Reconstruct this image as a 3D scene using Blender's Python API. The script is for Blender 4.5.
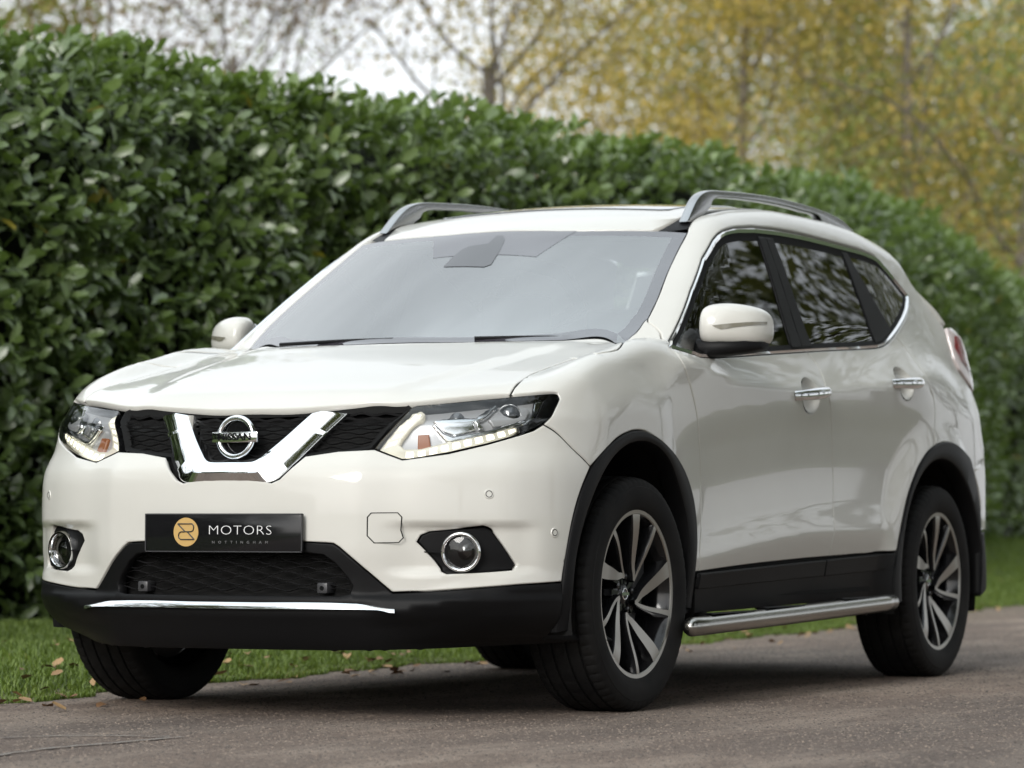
import bpy, bmesh, math, json, random
import numpy as np
from mathutils import Vector, Matrix
from mathutils.geometry import delaunay_2d_cdt
R = math.radians
random.seed(7); RNG = np.random.default_rng(7)
scn = bpy.context.scene
for o in list(bpy.data.objects): bpy.data.objects.remove(o)
# ================================================================ camera
CAR_Z = -.008                                   # tyres settle a few mm: car frame -> road at z = 0
yaw, pitch, roll = R(205.9087), R(2.2179), R(.0625)
fw = Vector((math.cos(yaw) * math.cos(pitch), math.sin(yaw) * math.cos(pitch), math.sin(pitch)))
rt = fw.cross(Vector((0, 0, 1))).normalized(); upv = rt.cross(fw)
rt2 = rt * math.cos(roll) + upv * math.sin(roll); up2 = upv * math.cos(roll) - rt * math.sin(roll)
camd = bpy.data.cameras.new('camera'); cam = bpy.data.objects.new('camera', camd)
scn.collection.objects.link(cam); scn.camera = cam
cam.matrix_world = Matrix(((rt2.x, up2.x, -fw.x, 9.7454), (rt2.y, up2.y, -fw.y, 5.2063), (rt2.z, up2.z, -fw.z, .5675 + CAR_Z), (0, 0, 0, 1)))
camd.sensor_width = 36; camd.lens = 3579.5 / 1024 * 36; camd.clip_start = .5; camd.clip_end = 3000
camd.dof.use_dof = True; camd.dof.focus_distance = 10.2; camd.dof.aperture_fstop = 4.4
# ================================================================ light
world = bpy.data.worlds.new('World'); scn.world = world; world.use_nodes = True
nt = world.node_tree; bg = nt.nodes['Background']
sky = nt.nodes.new('ShaderNodeTexSky'); sky.sky_type = 'NISHITA'; sky.sun_disc = False
SUN_EL, SUN_AZ = R(27), R(2)                   # azimuth measured from +x
sky.sun_elevation = SUN_EL; sky.sun_rotation = math.pi / 2 - SUN_AZ
sky.air_density = 1.0; sky.dust_density = 4.0; sky.ozone_density = 1.0
# overcast: the clear sky, washed out, under an even cloud layer that is brighter overhead
hsv = nt.nodes.new('ShaderNodeHueSaturation'); hsv.inputs['Saturation'].default_value = .35
nt.links.new(sky.outputs[0], hsv.inputs['Color'])
gtc = nt.nodes.new('ShaderNodeTexCoord'); gsep = nt.nodes.new('ShaderNodeSeparateXYZ'); nt.links.new(gtc.outputs['Generated'], gsep.inputs[0])
gr_ = nt.nodes.new('ShaderNodeValToRGB'); gr_.color_ramp.elements[0].position = 0; gr_.color_ramp.elements[1].position = 1
gr_.color_ramp.elements[0].color = (.60, .615, .635, 1); gr_.color_ramp.elements[1].color = (.60, .67, .71, 1)
nt.links.new(gsep.outputs['Z'], gr_.inputs['Fac'])
gm = nt.nodes.new('ShaderNodeVectorMath'); gm.operation = 'SCALE'; gm.inputs['Scale'].default_value = 8.4; nt.links.new(gr_.outputs[0], gm.inputs[0])
cn = nt.nodes.new('ShaderNodeTexNoise'); cn.inputs['Scale'].default_value = 2.2; cn.inputs['Detail'].default_value = 5; nt.links.new(gtc.outputs['Generated'], cn.inputs['Vector'])
cr = nt.nodes.new('ShaderNodeMapRange'); cr.inputs[1].default_value = .3; cr.inputs[2].default_value = .7; cr.inputs[3].default_value = .72; cr.inputs[4].default_value = .98; nt.links.new(cn.outputs['Fac'], cr.inputs[0])
cv = nt.nodes.new('ShaderNodeMapRange'); cv.inputs[1].default_value = .3; cv.inputs[2].default_value = .7; cv.inputs[3].default_value = 5.9; cv.inputs[4].default_value = 8.7; nt.links.new(cn.outputs['Fac'], cv.inputs[0]); gd = nt.nodes.new('ShaderNodeMath'); gd.operation = 'MULTIPLY_ADD'; gd.inputs[1].default_value = -.20; gd.inputs[2].default_value = 1.02; nt.links.new(gsep.outputs['Y'], gd.inputs[0])
ge = nt.nodes.new('ShaderNodeMath'); ge.operation = 'MULTIPLY_ADD'; ge.inputs[1].default_value = .26; nt.links.new(gsep.outputs['X'], ge.inputs[0]); nt.links.new(gd.outputs[0], ge.inputs[2]); gd = ge
gx = nt.nodes.new('ShaderNodeMath'); gx.operation = 'MULTIPLY'; nt.links.new(cv.outputs[0], gx.inputs[0]); nt.links.new(gd.outputs[0], gx.inputs[1]); nt.links.new(gx.outputs[0], gm.inputs['Scale'])
cm = nt.nodes.new('ShaderNodeMix'); cm.data_type = 'RGBA'; nt.links.new(cr.outputs[0], cm.inputs[0]); nt.links.new(hsv.outputs[0], cm.inputs[6]); nt.links.new(gm.outputs[0], cm.inputs[7])
nt.links.new(cm.outputs[2], bg.inputs['Color'])
bg.inputs['Strength'].default_value = .15
sd = bpy.data.lights.new('sun', 'SUN'); sd.energy = 1.12; sd.angle = R(25); sd.color = (1, .965, .92)
sun = bpy.data.objects.new('sun', sd); scn.collection.objects.link(sun)
sdir = Vector((math.cos(SUN_EL) * math.cos(SUN_AZ), math.cos(SUN_EL) * math.sin(SUN_AZ), math.sin(SUN_EL)))
sun.rotation_euler = sdir.to_track_quat('Z', 'Y').to_euler(); sun.location = (0, 0, 30)
scn.view_settings.view_transform = 'Standard'; scn.view_settings.look = 'None'
scn.view_settings.exposure = .95; scn.view_settings.gamma = 1
scn.cycles.use_denoising = True
scn.cycles.max_bounces = 10; scn.cycles.transparent_max_bounces = 16; scn.cycles.transmission_bounces = 8
scn.cycles.sample_clamp_indirect = 6; scn.cycles.caustics_reflective = False; scn.cycles.caustics_refractive = False
# ================================================================ materials
def mat(name, color, rough=.5, metal=0, coat=0, spec=.5, **kw):
    m = bpy.data.materials.new(name); m.use_nodes = True
    b = m.node_tree.nodes['Principled BSDF']
    b.inputs['Base Color'].default_value = (*color, 1); b.inputs['Roughness'].default_value = rough
    b.inputs['Metallic'].default_value = metal; b.inputs['Coat Weight'].default_value = coat
    b.inputs['Coat Roughness'].default_value = kw.get('coat_rough', .02)
    b.inputs['Specular IOR Level'].default_value = spec
    if 'emit' in kw:
        b.inputs['Emission Color'].default_value = (*kw['emit'], 1); b.inputs['Emission Strength'].default_value = kw['power']
    return m
def nodes(m): return m.node_tree.nodes, m.node_tree.links, m.node_tree.nodes['Principled BSDF']
def noise_bump(m, scale, strength, dist=.002, detail=4):
    n, l, b = nodes(m)
    tc = n.new('ShaderNodeTexCoord'); t = n.new('ShaderNodeTexNoise'); t.inputs['Scale'].default_value = scale; t.inputs['Detail'].default_value = detail
    bp = n.new('ShaderNodeBump'); bp.inputs['Strength'].default_value = strength; bp.inputs['Distance'].default_value = dist
    l.new(tc.outputs['Object'], t.inputs['Vector']); l.new(t.outputs['Fac'], bp.inputs['Height']); l.new(bp.outputs[0], b.inputs['Normal'])
def noise_color(m, scale, c0, c1, lo=.35, hi=.65, detail=6, rough=None):
    n, l, b = nodes(m)
    tc = n.new('ShaderNodeTexCoord'); t = n.new('ShaderNodeTexNoise'); t.inputs['Scale'].default_value = scale; t.inputs['Detail'].default_value = detail
    r = n.new('ShaderNodeValToRGB'); r.color_ramp.elements[0].position = lo; r.color_ramp.elements[1].position = hi
    r.color_ramp.elements[0].color = (*c0, 1); r.color_ramp.elements[1].color = (*c1, 1)
    l.new(tc.outputs['Object'], t.inputs['Vector']); l.new(t.outputs['Fac'], r.inputs['Fac']); l.new(r.outputs[0], b.inputs['Base Color'])
    return r
PAINT = mat('pearl_white_paint', (.60, .588, .535), .42, 0, .75, .2, coat_rough=.03)
noise_color(PAINT, 3.0, (.585, .575, .535), (.605, .597, .557))
BLACKP = mat('black_textured_plastic', (.0055, .0055, .006), .5, spec=.16); noise_bump(BLACKP, 900, .25, .0006)
BLACKG = mat('gloss_black_plastic', (.008, .008, .009), .12)
BLACKM = mat('matt_black', (.006, .006, .006), .8, spec=.2)
GREYP = mat('dark_grey_plastic', (.045, .045, .048), .4)
CHROME = mat('chrome', (.86, .87, .88), .05, 1)
SATIN = mat('satin_aluminium', (.42, .425, .43), .25, 1); noise_bump(SATIN, 400, .05, .0004)
ALLOY = mat('machined_alloy', (.40, .385, .355), .34, 1)
STEEL = mat('polished_steel', (.40, .39, .365), .20, 1)
DISC = mat('brake_steel', (.30, .30, .31), .35, 1)
RUBBER = mat('tyre_rubber', (.007, .007, .007), .72, spec=.18); noise_color(RUBBER, 9, (.0055, .0055, .006), (.012, .0115, .011)); 
def glass(name, tint, refl_ior, rough=0.0, haze_print=(0, 0, 0), haze_print_w=0):
    m = bpy.data.materials.new(name); m.use_nodes = True; n, l = m.node_tree.nodes, m.node_tree.links
    n.remove(n['Principled BSDF']); out = n['Material Output']
    tr = n.new('ShaderNodeBsdfTransparent'); tr.inputs[0].default_value = (*tint, 1)
    gl = n.new('ShaderNodeBsdfGlossy'); gl.inputs['Roughness'].default_value = rough; gl.inputs[0].default_value = (1, 1, 1, 1)
    fr = n.new('ShaderNodeFresnel'); fr.inputs['IOR'].default_value = refl_ior
    mx = n.new('ShaderNodeMixShader'); l.new(fr.outputs[0], mx.inputs[0]); l.new(gl.outputs[0], mx.inputs[2])
    if haze_print_w:
        df = n.new('ShaderNodeBsdfDiffuse'); df.inputs[0].default_value = (*haze_print, 1)
        m2 = n.new('ShaderNodeMixShader'); m2.inputs[0].default_value = haze_print_w
        l.new(tr.outputs[0], m2.inputs[1]); l.new(df.outputs[0], m2.inputs[2]); l.new(m2.outputs[0], mx.inputs[1])
    else: l.new(tr.outputs[0], mx.inputs[1])
    l.new(mx.outputs[0], out.inputs['Surface'])
    return m
WGLASS = glass('windscreen_glass', (.74, .80, .80), 4.4, .0, (.70, .76, .77), .055)  # pale diffuse share is painted haze, standing in for glare over the cabin
FRIT = glass('windscreen_border', (.02, .02, .02), 3.2, .0, (.055, .050, .060), .95)
FRIT2 = glass('sensor_cover', (.01, .01, .01), 2.4, .0, (.022, .020, .024), .97)
SGLASS = glass('front_door_glass', (.30, .33, .31), 1.75)
PGLASS = glass('privacy_glass', (.045, .047, .048), 1.75)
LENS = glass('clear_lens', (.93, .94, .94), 1.5)
PLENS = glass('projector_lens', (.35, .37, .40), 1.9)
RGLASS = mat('sunroof_glass', (.01, .01, .012), .06, coat=1)
LAMPB = mat('lamp_housing', (.50, .50, .51), .28, .35)
LAMPC = mat('lamp_reflector', (.72, .73, .74), .12, 1)
AMBER = mat('amber_lens', (.34, .12, .045), .3)
LED = mat('led_strip', (.62, .60, .53), .15, .25, emit=(1, .93, .70), power=.16); LEDM = mat('led_soft', (.8, .78, .70), .25, emit=(1, .94, .72), power=.5)
LEDH = mat('led_hot', (.9, .9, .8), .25, emit=(1, .95, .70), power=.95)
TAILR = mat('tail_lens_red', (.26, .02, .025), .12, coat=1); TAILW = mat('tail_lens_clear', (.62, .55, .54), .15, coat=1)
TRIM = mat('cabin_trim', (.05, .05, .052), .7); SEAT = mat('seat_leather', (.035, .034, .033), .5); LININ = mat('headlining', (.42, .41, .39), .9)
GOLD = mat('gold_print', (.52, .34, .12), .45); WHITEP = mat('white_print', (.75, .75, .75), .5); GREYT = mat('grey_print', (.16, .16, .16), .5)
INK = mat('black_print', (.012, .012, .012), .4)
MIRROR = mat('mirror_glass', (.85, .86, .87), .01, 1)
INDIC = mat('indicator_lens', (.20, .19, .15), .15, coat=1)
# ================================================================ object helpers
COL = scn.collection
def link(o, parent=None):
    COL.objects.link(o)
    if parent is not None: o.parent = parent
    return o
def empty(name, loc=(0, 0, 0), parent=None):
    o = bpy.data.objects.new(name, None); o.location = loc; o.empty_display_size = .2
    return link(o, parent)
def tag(o, label=None, cat=None, group=None, kind=None):
    for k, v in (('label', label), ('category', cat), ('group', group), ('kind', kind)):
        if v: o[k] = v
    return o
def mesh_obj(name, V, Fc, m, parent=None, smooth=True, normals=None, midx=None, sharp=None):
    me = bpy.data.meshes.new(name)
    me.from_pydata([tuple(v) for v in V], [], [tuple(f) for f in Fc]); me.update()
    for mm in (m if isinstance(m, (list, tuple)) else [m]): me.materials.append(mm)
    if midx is not None: me.polygons.foreach_set('material_index', midx)
    if smooth: me.polygons.foreach_set('use_smooth', [True] * len(me.polygons))
    if sharp is not None: me.set_sharp_from_angle(angle=R(sharp))
    if normals is not None: me.normals_split_custom_set_from_vertices([tuple(n) for n in normals])
    o = bpy.data.objects.new(name, me)
    return link(o, parent)
class MB:
    """collects simple solids into one mesh"""
    def __init__(s): s.V = []; s.F = []; s.M = []
    def add(s, V, F, mi=0):
        b = len(s.V); s.V += [tuple(v) for v in V]; s.F += [tuple(i + b for i in f) for f in F]; s.M += [mi] * len(F)
    def tube(s, pts, r, n=10, mi=0, cap=True, flat=1.0):
        pts = [Vector(p) for p in pts]; rr = r if isinstance(r, (list, tuple, np.ndarray)) else [r] * len(pts)
        V = []; F = []; prev = None
        for i, p in enumerate(pts):
            t = (pts[min(i + 1, len(pts) - 1)] - pts[max(i - 1, 0)]).normalized()
            u = prev - t * prev.dot(t) if prev is not None else t.cross(Vector((0, 0, 1)) if abs(t.z) < .9 else Vector((1, 0, 0)))
            u.normalize(); prev = u; w = t.cross(u)
            for k in range(n):
                a = 2 * math.pi * k / n; V.append(p + (u * math.cos(a) + w * math.sin(a) * flat) * rr[i])
        for i in range(len(pts) - 1):
            for k in range(n):
                F.append((i * n + k, i * n + (k + 1) % n, (i + 1) * n + (k + 1) % n, (i + 1) * n + k))
        if cap:
            F.append(tuple(range(n - 1, -1, -1))); F.append(tuple((len(pts) - 1) * n + k for k in range(n)))
        s.add(V, F, mi)
    def box(s, c, d, mi=0, rot=None):
        V = [Vector((x * d[0] / 2, y * d[1] / 2, z * d[2] / 2)) for x in (-1, 1) for y in (-1, 1) for z in (-1, 1)]
        if rot is not None: V = [rot @ v for v in V]
        V = [v + Vector(c) for v in V]
        s.add(V, [(0, 1, 3, 2), (4, 6, 7, 5), (0, 4, 5, 1), (2, 3, 7, 6), (0, 2, 6, 4), (1, 5, 7, 3)], mi)
    def lathe(s, prof, n, axis='y', mi=0, a0=0, a1=2 * math.pi):
        """prof: list of (radius, along)"""
        full = abs(a1 - a0 - 2 * math.pi) < 1e-6; m = n if full else n + 1; V = []; F = []
        for r, h in prof:
            for k in range(m):
                a = a0 + (a1 - a0) * k / n; c, q = r * math.cos(a), r * math.sin(a)
                V.append((c, h, q) if axis == 'y' else ((h, c, q) if axis == 'x' else (c, q, h)))
        for i in range(len(prof) - 1):
            for k in range(n):
                k2 = (k + 1) % m
                F.append((i * m + k, i * m + k2, (i + 1) * m + k2, (i + 1) * m + k))
        s.add(V, F, mi)
    def prism(s, poly, h0, h1, axis='y', mi=0):
        n = len(poly)
        def P(a, b, h): return (a, h, b) if axis == 'y' else ((h, a, b) if axis == 'x' else (a, b, h))
        V = [P(a, b, h0) for a, b in poly] + [P(a, b, h1) for a, b in poly]
        F = [(i, (i + 1) % n, n + (i + 1) % n, n + i) for i in range(n)] + [tuple(range(n - 1, -1, -1)), tuple(range(n, 2 * n))]
        s.add(V, F, mi)
    def build(s, name, m, parent=None, smooth=True, sharp=35, bevel=0, fix=True):
        o = mesh_obj(name, s.V, s.F, m, parent, smooth, None, s.M)
        if fix:
            bm = bmesh.new(); bm.from_mesh(o.data); bmesh.ops.recalc_face_normals(bm, faces=bm.faces)
            if bevel: bmesh.ops.bevel(bm, geom=[e for e in bm.edges if len(e.link_faces) == 2 and e.calc_face_angle(0) > R(40)], offset=bevel, segments=2, profile=.5, affect='EDGES')
            bm.to_mesh(o.data); bm.free()
        if smooth:
            o.data.polygons.foreach_set('use_smooth', [True] * len(o.data.polygons)); o.data.set_sharp_from_angle(angle=R(sharp))
        return o
def mirror_obj(o, parent=None, name=None):
    """the same part on the other flank: mirrored mesh (y -> -y)"""
    me = o.data.copy(); me.name = o.data.name
    cn = None
    if me.has_custom_normals: cn = [(c.vector[0], -c.vector[1], c.vector[2]) for c in me.corner_normals]
    loops = [list(p.vertices) for p in me.polygons]; mi = [p.material_index for p in me.polygons]
    V = [(v.co.x, -v.co.y, v.co.z) for v in me.vertices]
    me2 = bpy.data.meshes.new(o.data.name); me2.from_pydata(V, [], [l[::-1] for l in loops]); me2.update()
    for mm in me.materials: me2.materials.append(mm)
    me2.polygons.foreach_set('material_index', mi); me2.polygons.foreach_set('use_smooth', [p.use_smooth for p in me.polygons])
    if cn is not None:
        out = []; k = 0
        for l in loops: out += cn[k:k + len(l)][::-1]; k += len(l)
        me2.normals_split_custom_set(out)
    else: me2.set_sharp_from_angle(angle=R(35))
    bpy.data.meshes.remove(me)
    o2 = bpy.data.objects.new(name or o.name.split('.')[0], me2)
    l = o.location; o2.location = (l.x, -l.y, l.z)
    link(o2, parent if parent is not None else o.parent)
    for ch in o.children:
        if ch.type == 'MESH': mirror_obj(ch, o2)
    return o2
# ---------------------------------------------------------------- body surface
# The car's outer skin is one smooth implicit surface (f = 0) in metres:
# x forward from the front axle, y left, z up.  Panels are cut out of it.
def cub(x, xs, ys):
    xs = np.asarray(xs, float); ys = np.asarray(ys, float)
    if xs[0] > xs[-1]: xs = xs[::-1]; ys = ys[::-1]
    h = np.diff(xs); d = np.diff(ys) / h
    m = np.empty_like(ys)
    m[0] = d[0]; m[-1] = d[-1]
    w1 = 2 * h[1:] + h[:-1]; w2 = h[1:] + 2 * h[:-1]
    with np.errstate(divide='ignore', invalid='ignore'):
        mm = (w1 + w2) / (w1 / d[:-1] + w2 / d[1:])
    m[1:-1] = np.where(d[:-1] * d[1:] > 0, mm, 0)
    x = np.asarray(x, float)
    xc = np.clip(x, xs[0], xs[-1])
    i = np.clip(np.searchsorted(xs, xc) - 1, 0, len(h) - 1)
    t = (xc - xs[i]) / h[i]
    r = ((1 + 2 * t) * (1 - t) ** 2 * ys[i] + t * (1 - t) ** 2 * h[i] * m[i]
         + t * t * (3 - 2 * t) * ys[i + 1] + t * t * (t - 1) * h[i] * m[i + 1])
    return r + np.where(x < xs[0], (x - xs[0]) * m[0], 0) + np.where(x > xs[-1], (x - xs[-1]) * m[-1], 0)
def smax(a, b, k):
    h = np.maximum(k - np.abs(a - b), 0) / k
    return np.maximum(a, b) + h * h * k * .25
def smin(a, b, k): return -smax(-a, -b, k)
def sstep(x, a, b):
    t = np.clip((x - a) / (b - a), 0, 1); return t * t * (3 - 2 * t)

WHEEL_R = .356
AXLE = (0.0, -2.705)
def S(x, z):
    W = cub(x, [-3.75, -3.5, -3.2, -2.9, -2.5, -1.8, -1.0, -.4, 0, .4, .7, .95],
            [.75, .80, .850, .880, .893, .893, .891, .889, .889, .880, .87, .86])
    ridge = cub(x, [-3.8, -2.2, -1.5, -.9, -.4, .2, 1.0], [.55, .548, .54, .50, .455, .44, .44])
    amp = sstep(x, -3.0, -2.2) * (1 - sstep(x, -.65, -.1))
    t = z - ridge
    d = cub(t, [-.30, -.20, -.10, -.03, .0, .03, .10, .20, .32, .44, .6],
            [-.055, -.034, -.017, -.002, .0015, -.003, -.016, -.022, -.014, .0, .004])
    d0 = cub(z, [.15, .25, .40, .60, .80, 1.0, 1.1], [-.06, -.025, -.004, .002, .002, -.006, -.012])
    L = W + d * amp + d0 * (1 - amp)
    zc = cub(x, [-3.6, -2.6, -2.19, -1.5, -.8, -.55, -.4, -.1, .3], [1.12, 1.09, 1.065, 1.022, 1.024, 1.055, 1.07, 1.03, .99])
    bl = cub(x, [-3.6, -2.6, -2.13, -1.55, -.8, -.4, 0, .3], [1.24, 1.22, 1.18, 1.14, 1.09, 1.10, 1.10, 1.06])
    def cab(z):
        return (.842 - .36 * (z - 1.10) - .10 * np.maximum(z - 1.28, 0) ** 2
                - .022 * sstep(-x, 1.6, 3.2) * np.maximum(z - 1.15, 0) / .4+ .015 * sstep(x, -.5, .1))
    Lc = W - .006
    tt = (z - zc) / (bl - zc)
    up = Lc * (1 - tt) + cab(bl) * tt
    k = .006 + .10 * sstep(x, -.55, 0.0) + .03 * sstep(-x, 2.4, 3.0)
    s = smin(L, smax(up, cab(z), .02), k)
    s = s - .055 * sstep(-x, 2.5, 3.3) * sstep(z, .95, 1.2)
    for ax, rr, yy in ((AXLE[0], .600, .901), (AXLE[1], .53, .903)):
        r = np.hypot((x - ax) * .96, z - WHEEL_R)
        pl = yy - .02 * np.maximum(z - .8, 0) - .05 * sstep(ax - x, .12, .60) * (ax > -1)
        s = s + np.maximum(pl - s, 0) * (1 - sstep(r, rr - .06, rr + .09))
    return s
def F(a, z):
    F0 = cub(z, [.16, .22, .28, .31, .345, .37, .40, .50, .60, .68, .715, .746, .78, .825, .865, .90, .94, 1.0],
             [.80, .855, .886, .900, .903, .888, .890, .902, .903, .899, .890, .868, .838, .818, .805, .770, .735, .69])
    D = cub(a, [0, .12, .26, .36, .405, .435, .5, .58, .65, .72, .78, .82, .86, .89, .92],
            [0, .002, .012, .027, .037, .050, .080, .114, .152, .200, .25, .303, .378, .47, .62])
    D = D + sstep(a, .42, .84) * cub(z, [.18, .225, .246, .287, .335, .36, .5], [.27, .18, .105, .035, .004, 0, 0])
    zr = .318 + .065 * sstep(a, .46, .88)
    r = .017 * np.maximum(1 - np.abs(z - zr) / .05, 0) * sstep(a, .40, .50) * (1 - sstep(a, .84, .90))
    return F0 - D + r
def H(x, a):
    c = cub(x, [-.6, -.45, -.2, 0, .3, .5, .65, .75, .85], [1.155, 1.152, 1.124, 1.086, 1.028, .984, .945, .908, .86])
    ac = cub(x, [-.45, .0, .4, .72], [.56, .50, .44, .36])
    c = c + .010 * sstep(x, -.40, -.15) * (1 - sstep(x, .66, .76)) * (1 - np.maximum((a - ac), 0) / .10 * sstep(a, 0, .9)) * (1 - sstep(a, ac - .004, ac + .075))
    return c - .022 * (a / .7) ** 2 + .032 * sstep(a, .69, .80) * sstep(x, -.62, -.2) * (1 - sstep(x, .1, .5))
def WS(x, a, z):     # > 0 in front of the windscreen
    return (x + .17 + 1.80 * (z - 1.135) + .50 * a * a + .10 * (z - 1.135) * (1.54 - z) * -4) / 2.06
def Rf(x, a):
    c = cub(x, [-3.5, -3.2, -2.9, -2.6, -2.3, -1.9, -1.5, -1.2, -.9, -.6], [1.56, 1.62, 1.66, 1.682, 1.692, 1.690, 1.664, 1.620, 1.545, 1.44])
    return c - .030 * (a / .55) ** 2
def XR(a, z):
    c = cub(z, [.2, .35, .55, .70, .82, .95, 1.10, 1.20, 1.30, 1.45, 1.60, 1.7], [-3.58, -3.68, -3.715, -3.72, -3.70, -3.63, -3.62, -3.60, -3.52, -3.35, -3.17, -3.0])
    return c + .10 * a ** 2 + .5 * np.maximum(a - .62, 0) ** 2
def body_f(x, y, z):
    a = np.sqrt(y * y + 1e-6)
    side = a - S(x, z)
    front = (x - F(a, z)) * .8
    front = smax(side, front, .05)
    cab = smax(WS(x, a, z), z - Rf(x, a), .03)
    hood = z - H(x, a)
    top = smin(hood, cab, .015)
    k = .06
    f = smax(front, top, k)
    f = smax(f, (XR(a, z) - x) * .9, .12)
    return f
def body_n(P):
    h = 2e-3; g = np.empty_like(P)
    for i in range(3):
        d = np.zeros(3); d[i] = h
        A = P + d; B = P - d
        g[:, i] = body_f(A[:, 0], A[:, 1], A[:, 2]) - body_f(B[:, 0], B[:, 1], B[:, 2])
    return g / np.linalg.norm(g, axis=1, keepdims=True)
def march(O, D, t0, t1, n=90):
    """first outward root along O + t D scanning from t1 down to t0 (outside in)"""
    ts = np.linspace(t1, t0, n)
    lo = np.full(len(O), np.nan); hi = np.full(len(O), np.nan)
    prev = None; done = np.zeros(len(O), bool)
    for i, t in enumerate(ts):
        Q = O + D * t; v = body_f(Q[:, 0], Q[:, 1], Q[:, 2])
        if prev is not None:
            hit = (~done) & (v <= 0) & (prev > 0)
            lo[hit] = t; hi[hit] = ts[i - 1]; done |= hit
        prev = v
    for _ in range(26):
        m = (lo + hi) / 2; Q = O + D * m[:, None]
        v = body_f(Q[:, 0], Q[:, 1], Q[:, 2])
        lo = np.where(v <= 0, m, lo); hi = np.where(v <= 0, hi, m)
    return O + D * ((lo + hi) / 2)[:, None]
# panel parameters -> 3D.  mode F: (angle round a vertical axis at x = -.1, z); S: (x, angle round the line y=.25, z=.55); T: (x, y)
CX, CYS, CZS = -.10, .25, .55
def lift(mode, UV):
    UV = np.asarray(UV, float); n = len(UV); O = np.zeros((n, 3)); D = np.zeros((n, 3))
    if mode == 'F':
        O[:, 0] = CX; O[:, 2] = UV[:, 1]; th = UV[:, 0] / .8
        D[:, 0] = np.cos(th); D[:, 1] = np.sin(th); return march(O, D, .2, 1.3)
    if mode == 'S':
        O[:, 0] = UV[:, 0]; O[:, 1] = CYS; O[:, 2] = CZS; ph = UV[:, 1] / .65
        D[:, 1] = np.cos(ph); D[:, 2] = np.sin(ph); return march(O, D, .15, 1.4)
    if mode == 'T':
        O[:, 0] = UV[:, 0]; O[:, 1] = UV[:, 1]; D[:, 2] = 1; return march(O, D, .6, 1.9)
    if mode == 'R':      # from behind: (y, z)
        O[:, 1] = UV[:, 0]; O[:, 2] = UV[:, 1]; D[:, 0] = -1; return march(O, D, 2.4, 4.2)
    if mode == 'B':      # rear corner: (angle round a vertical axis at x = -2.9, y = .4; z)
        O[:, 0] = -2.9; O[:, 1] = .4; O[:, 2] = UV[:, 1]; th = UV[:, 0] / .6
        D[:, 0] = -np.sin(th); D[:, 1] = np.cos(th); return march(O, D, .05, 1.0)
    if mode == 'X':      # from the front: (y, z)
        O[:, 1] = UV[:, 0]; O[:, 2] = UV[:, 1]; D[:, 0] = 1; return march(O, D, -1.6, 1.3)
def drop(mode, P):
    P = np.asarray(P, float)
    if mode == 'F': return np.c_[np.arctan2(P[:, 1], P[:, 0] - CX) * .8, P[:, 2]]
    if mode == 'S': return np.c_[P[:, 0], np.arctan2(P[:, 2] - CZS, P[:, 1] - CYS) * .65]
    if mode == 'T': return P[:, :2].copy()
    if mode == 'B': return np.c_[np.arctan2(-(P[:, 0] + 2.9), P[:, 1] - .4) * .6, P[:, 2]]
    return P[:, 1:].copy()
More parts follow.
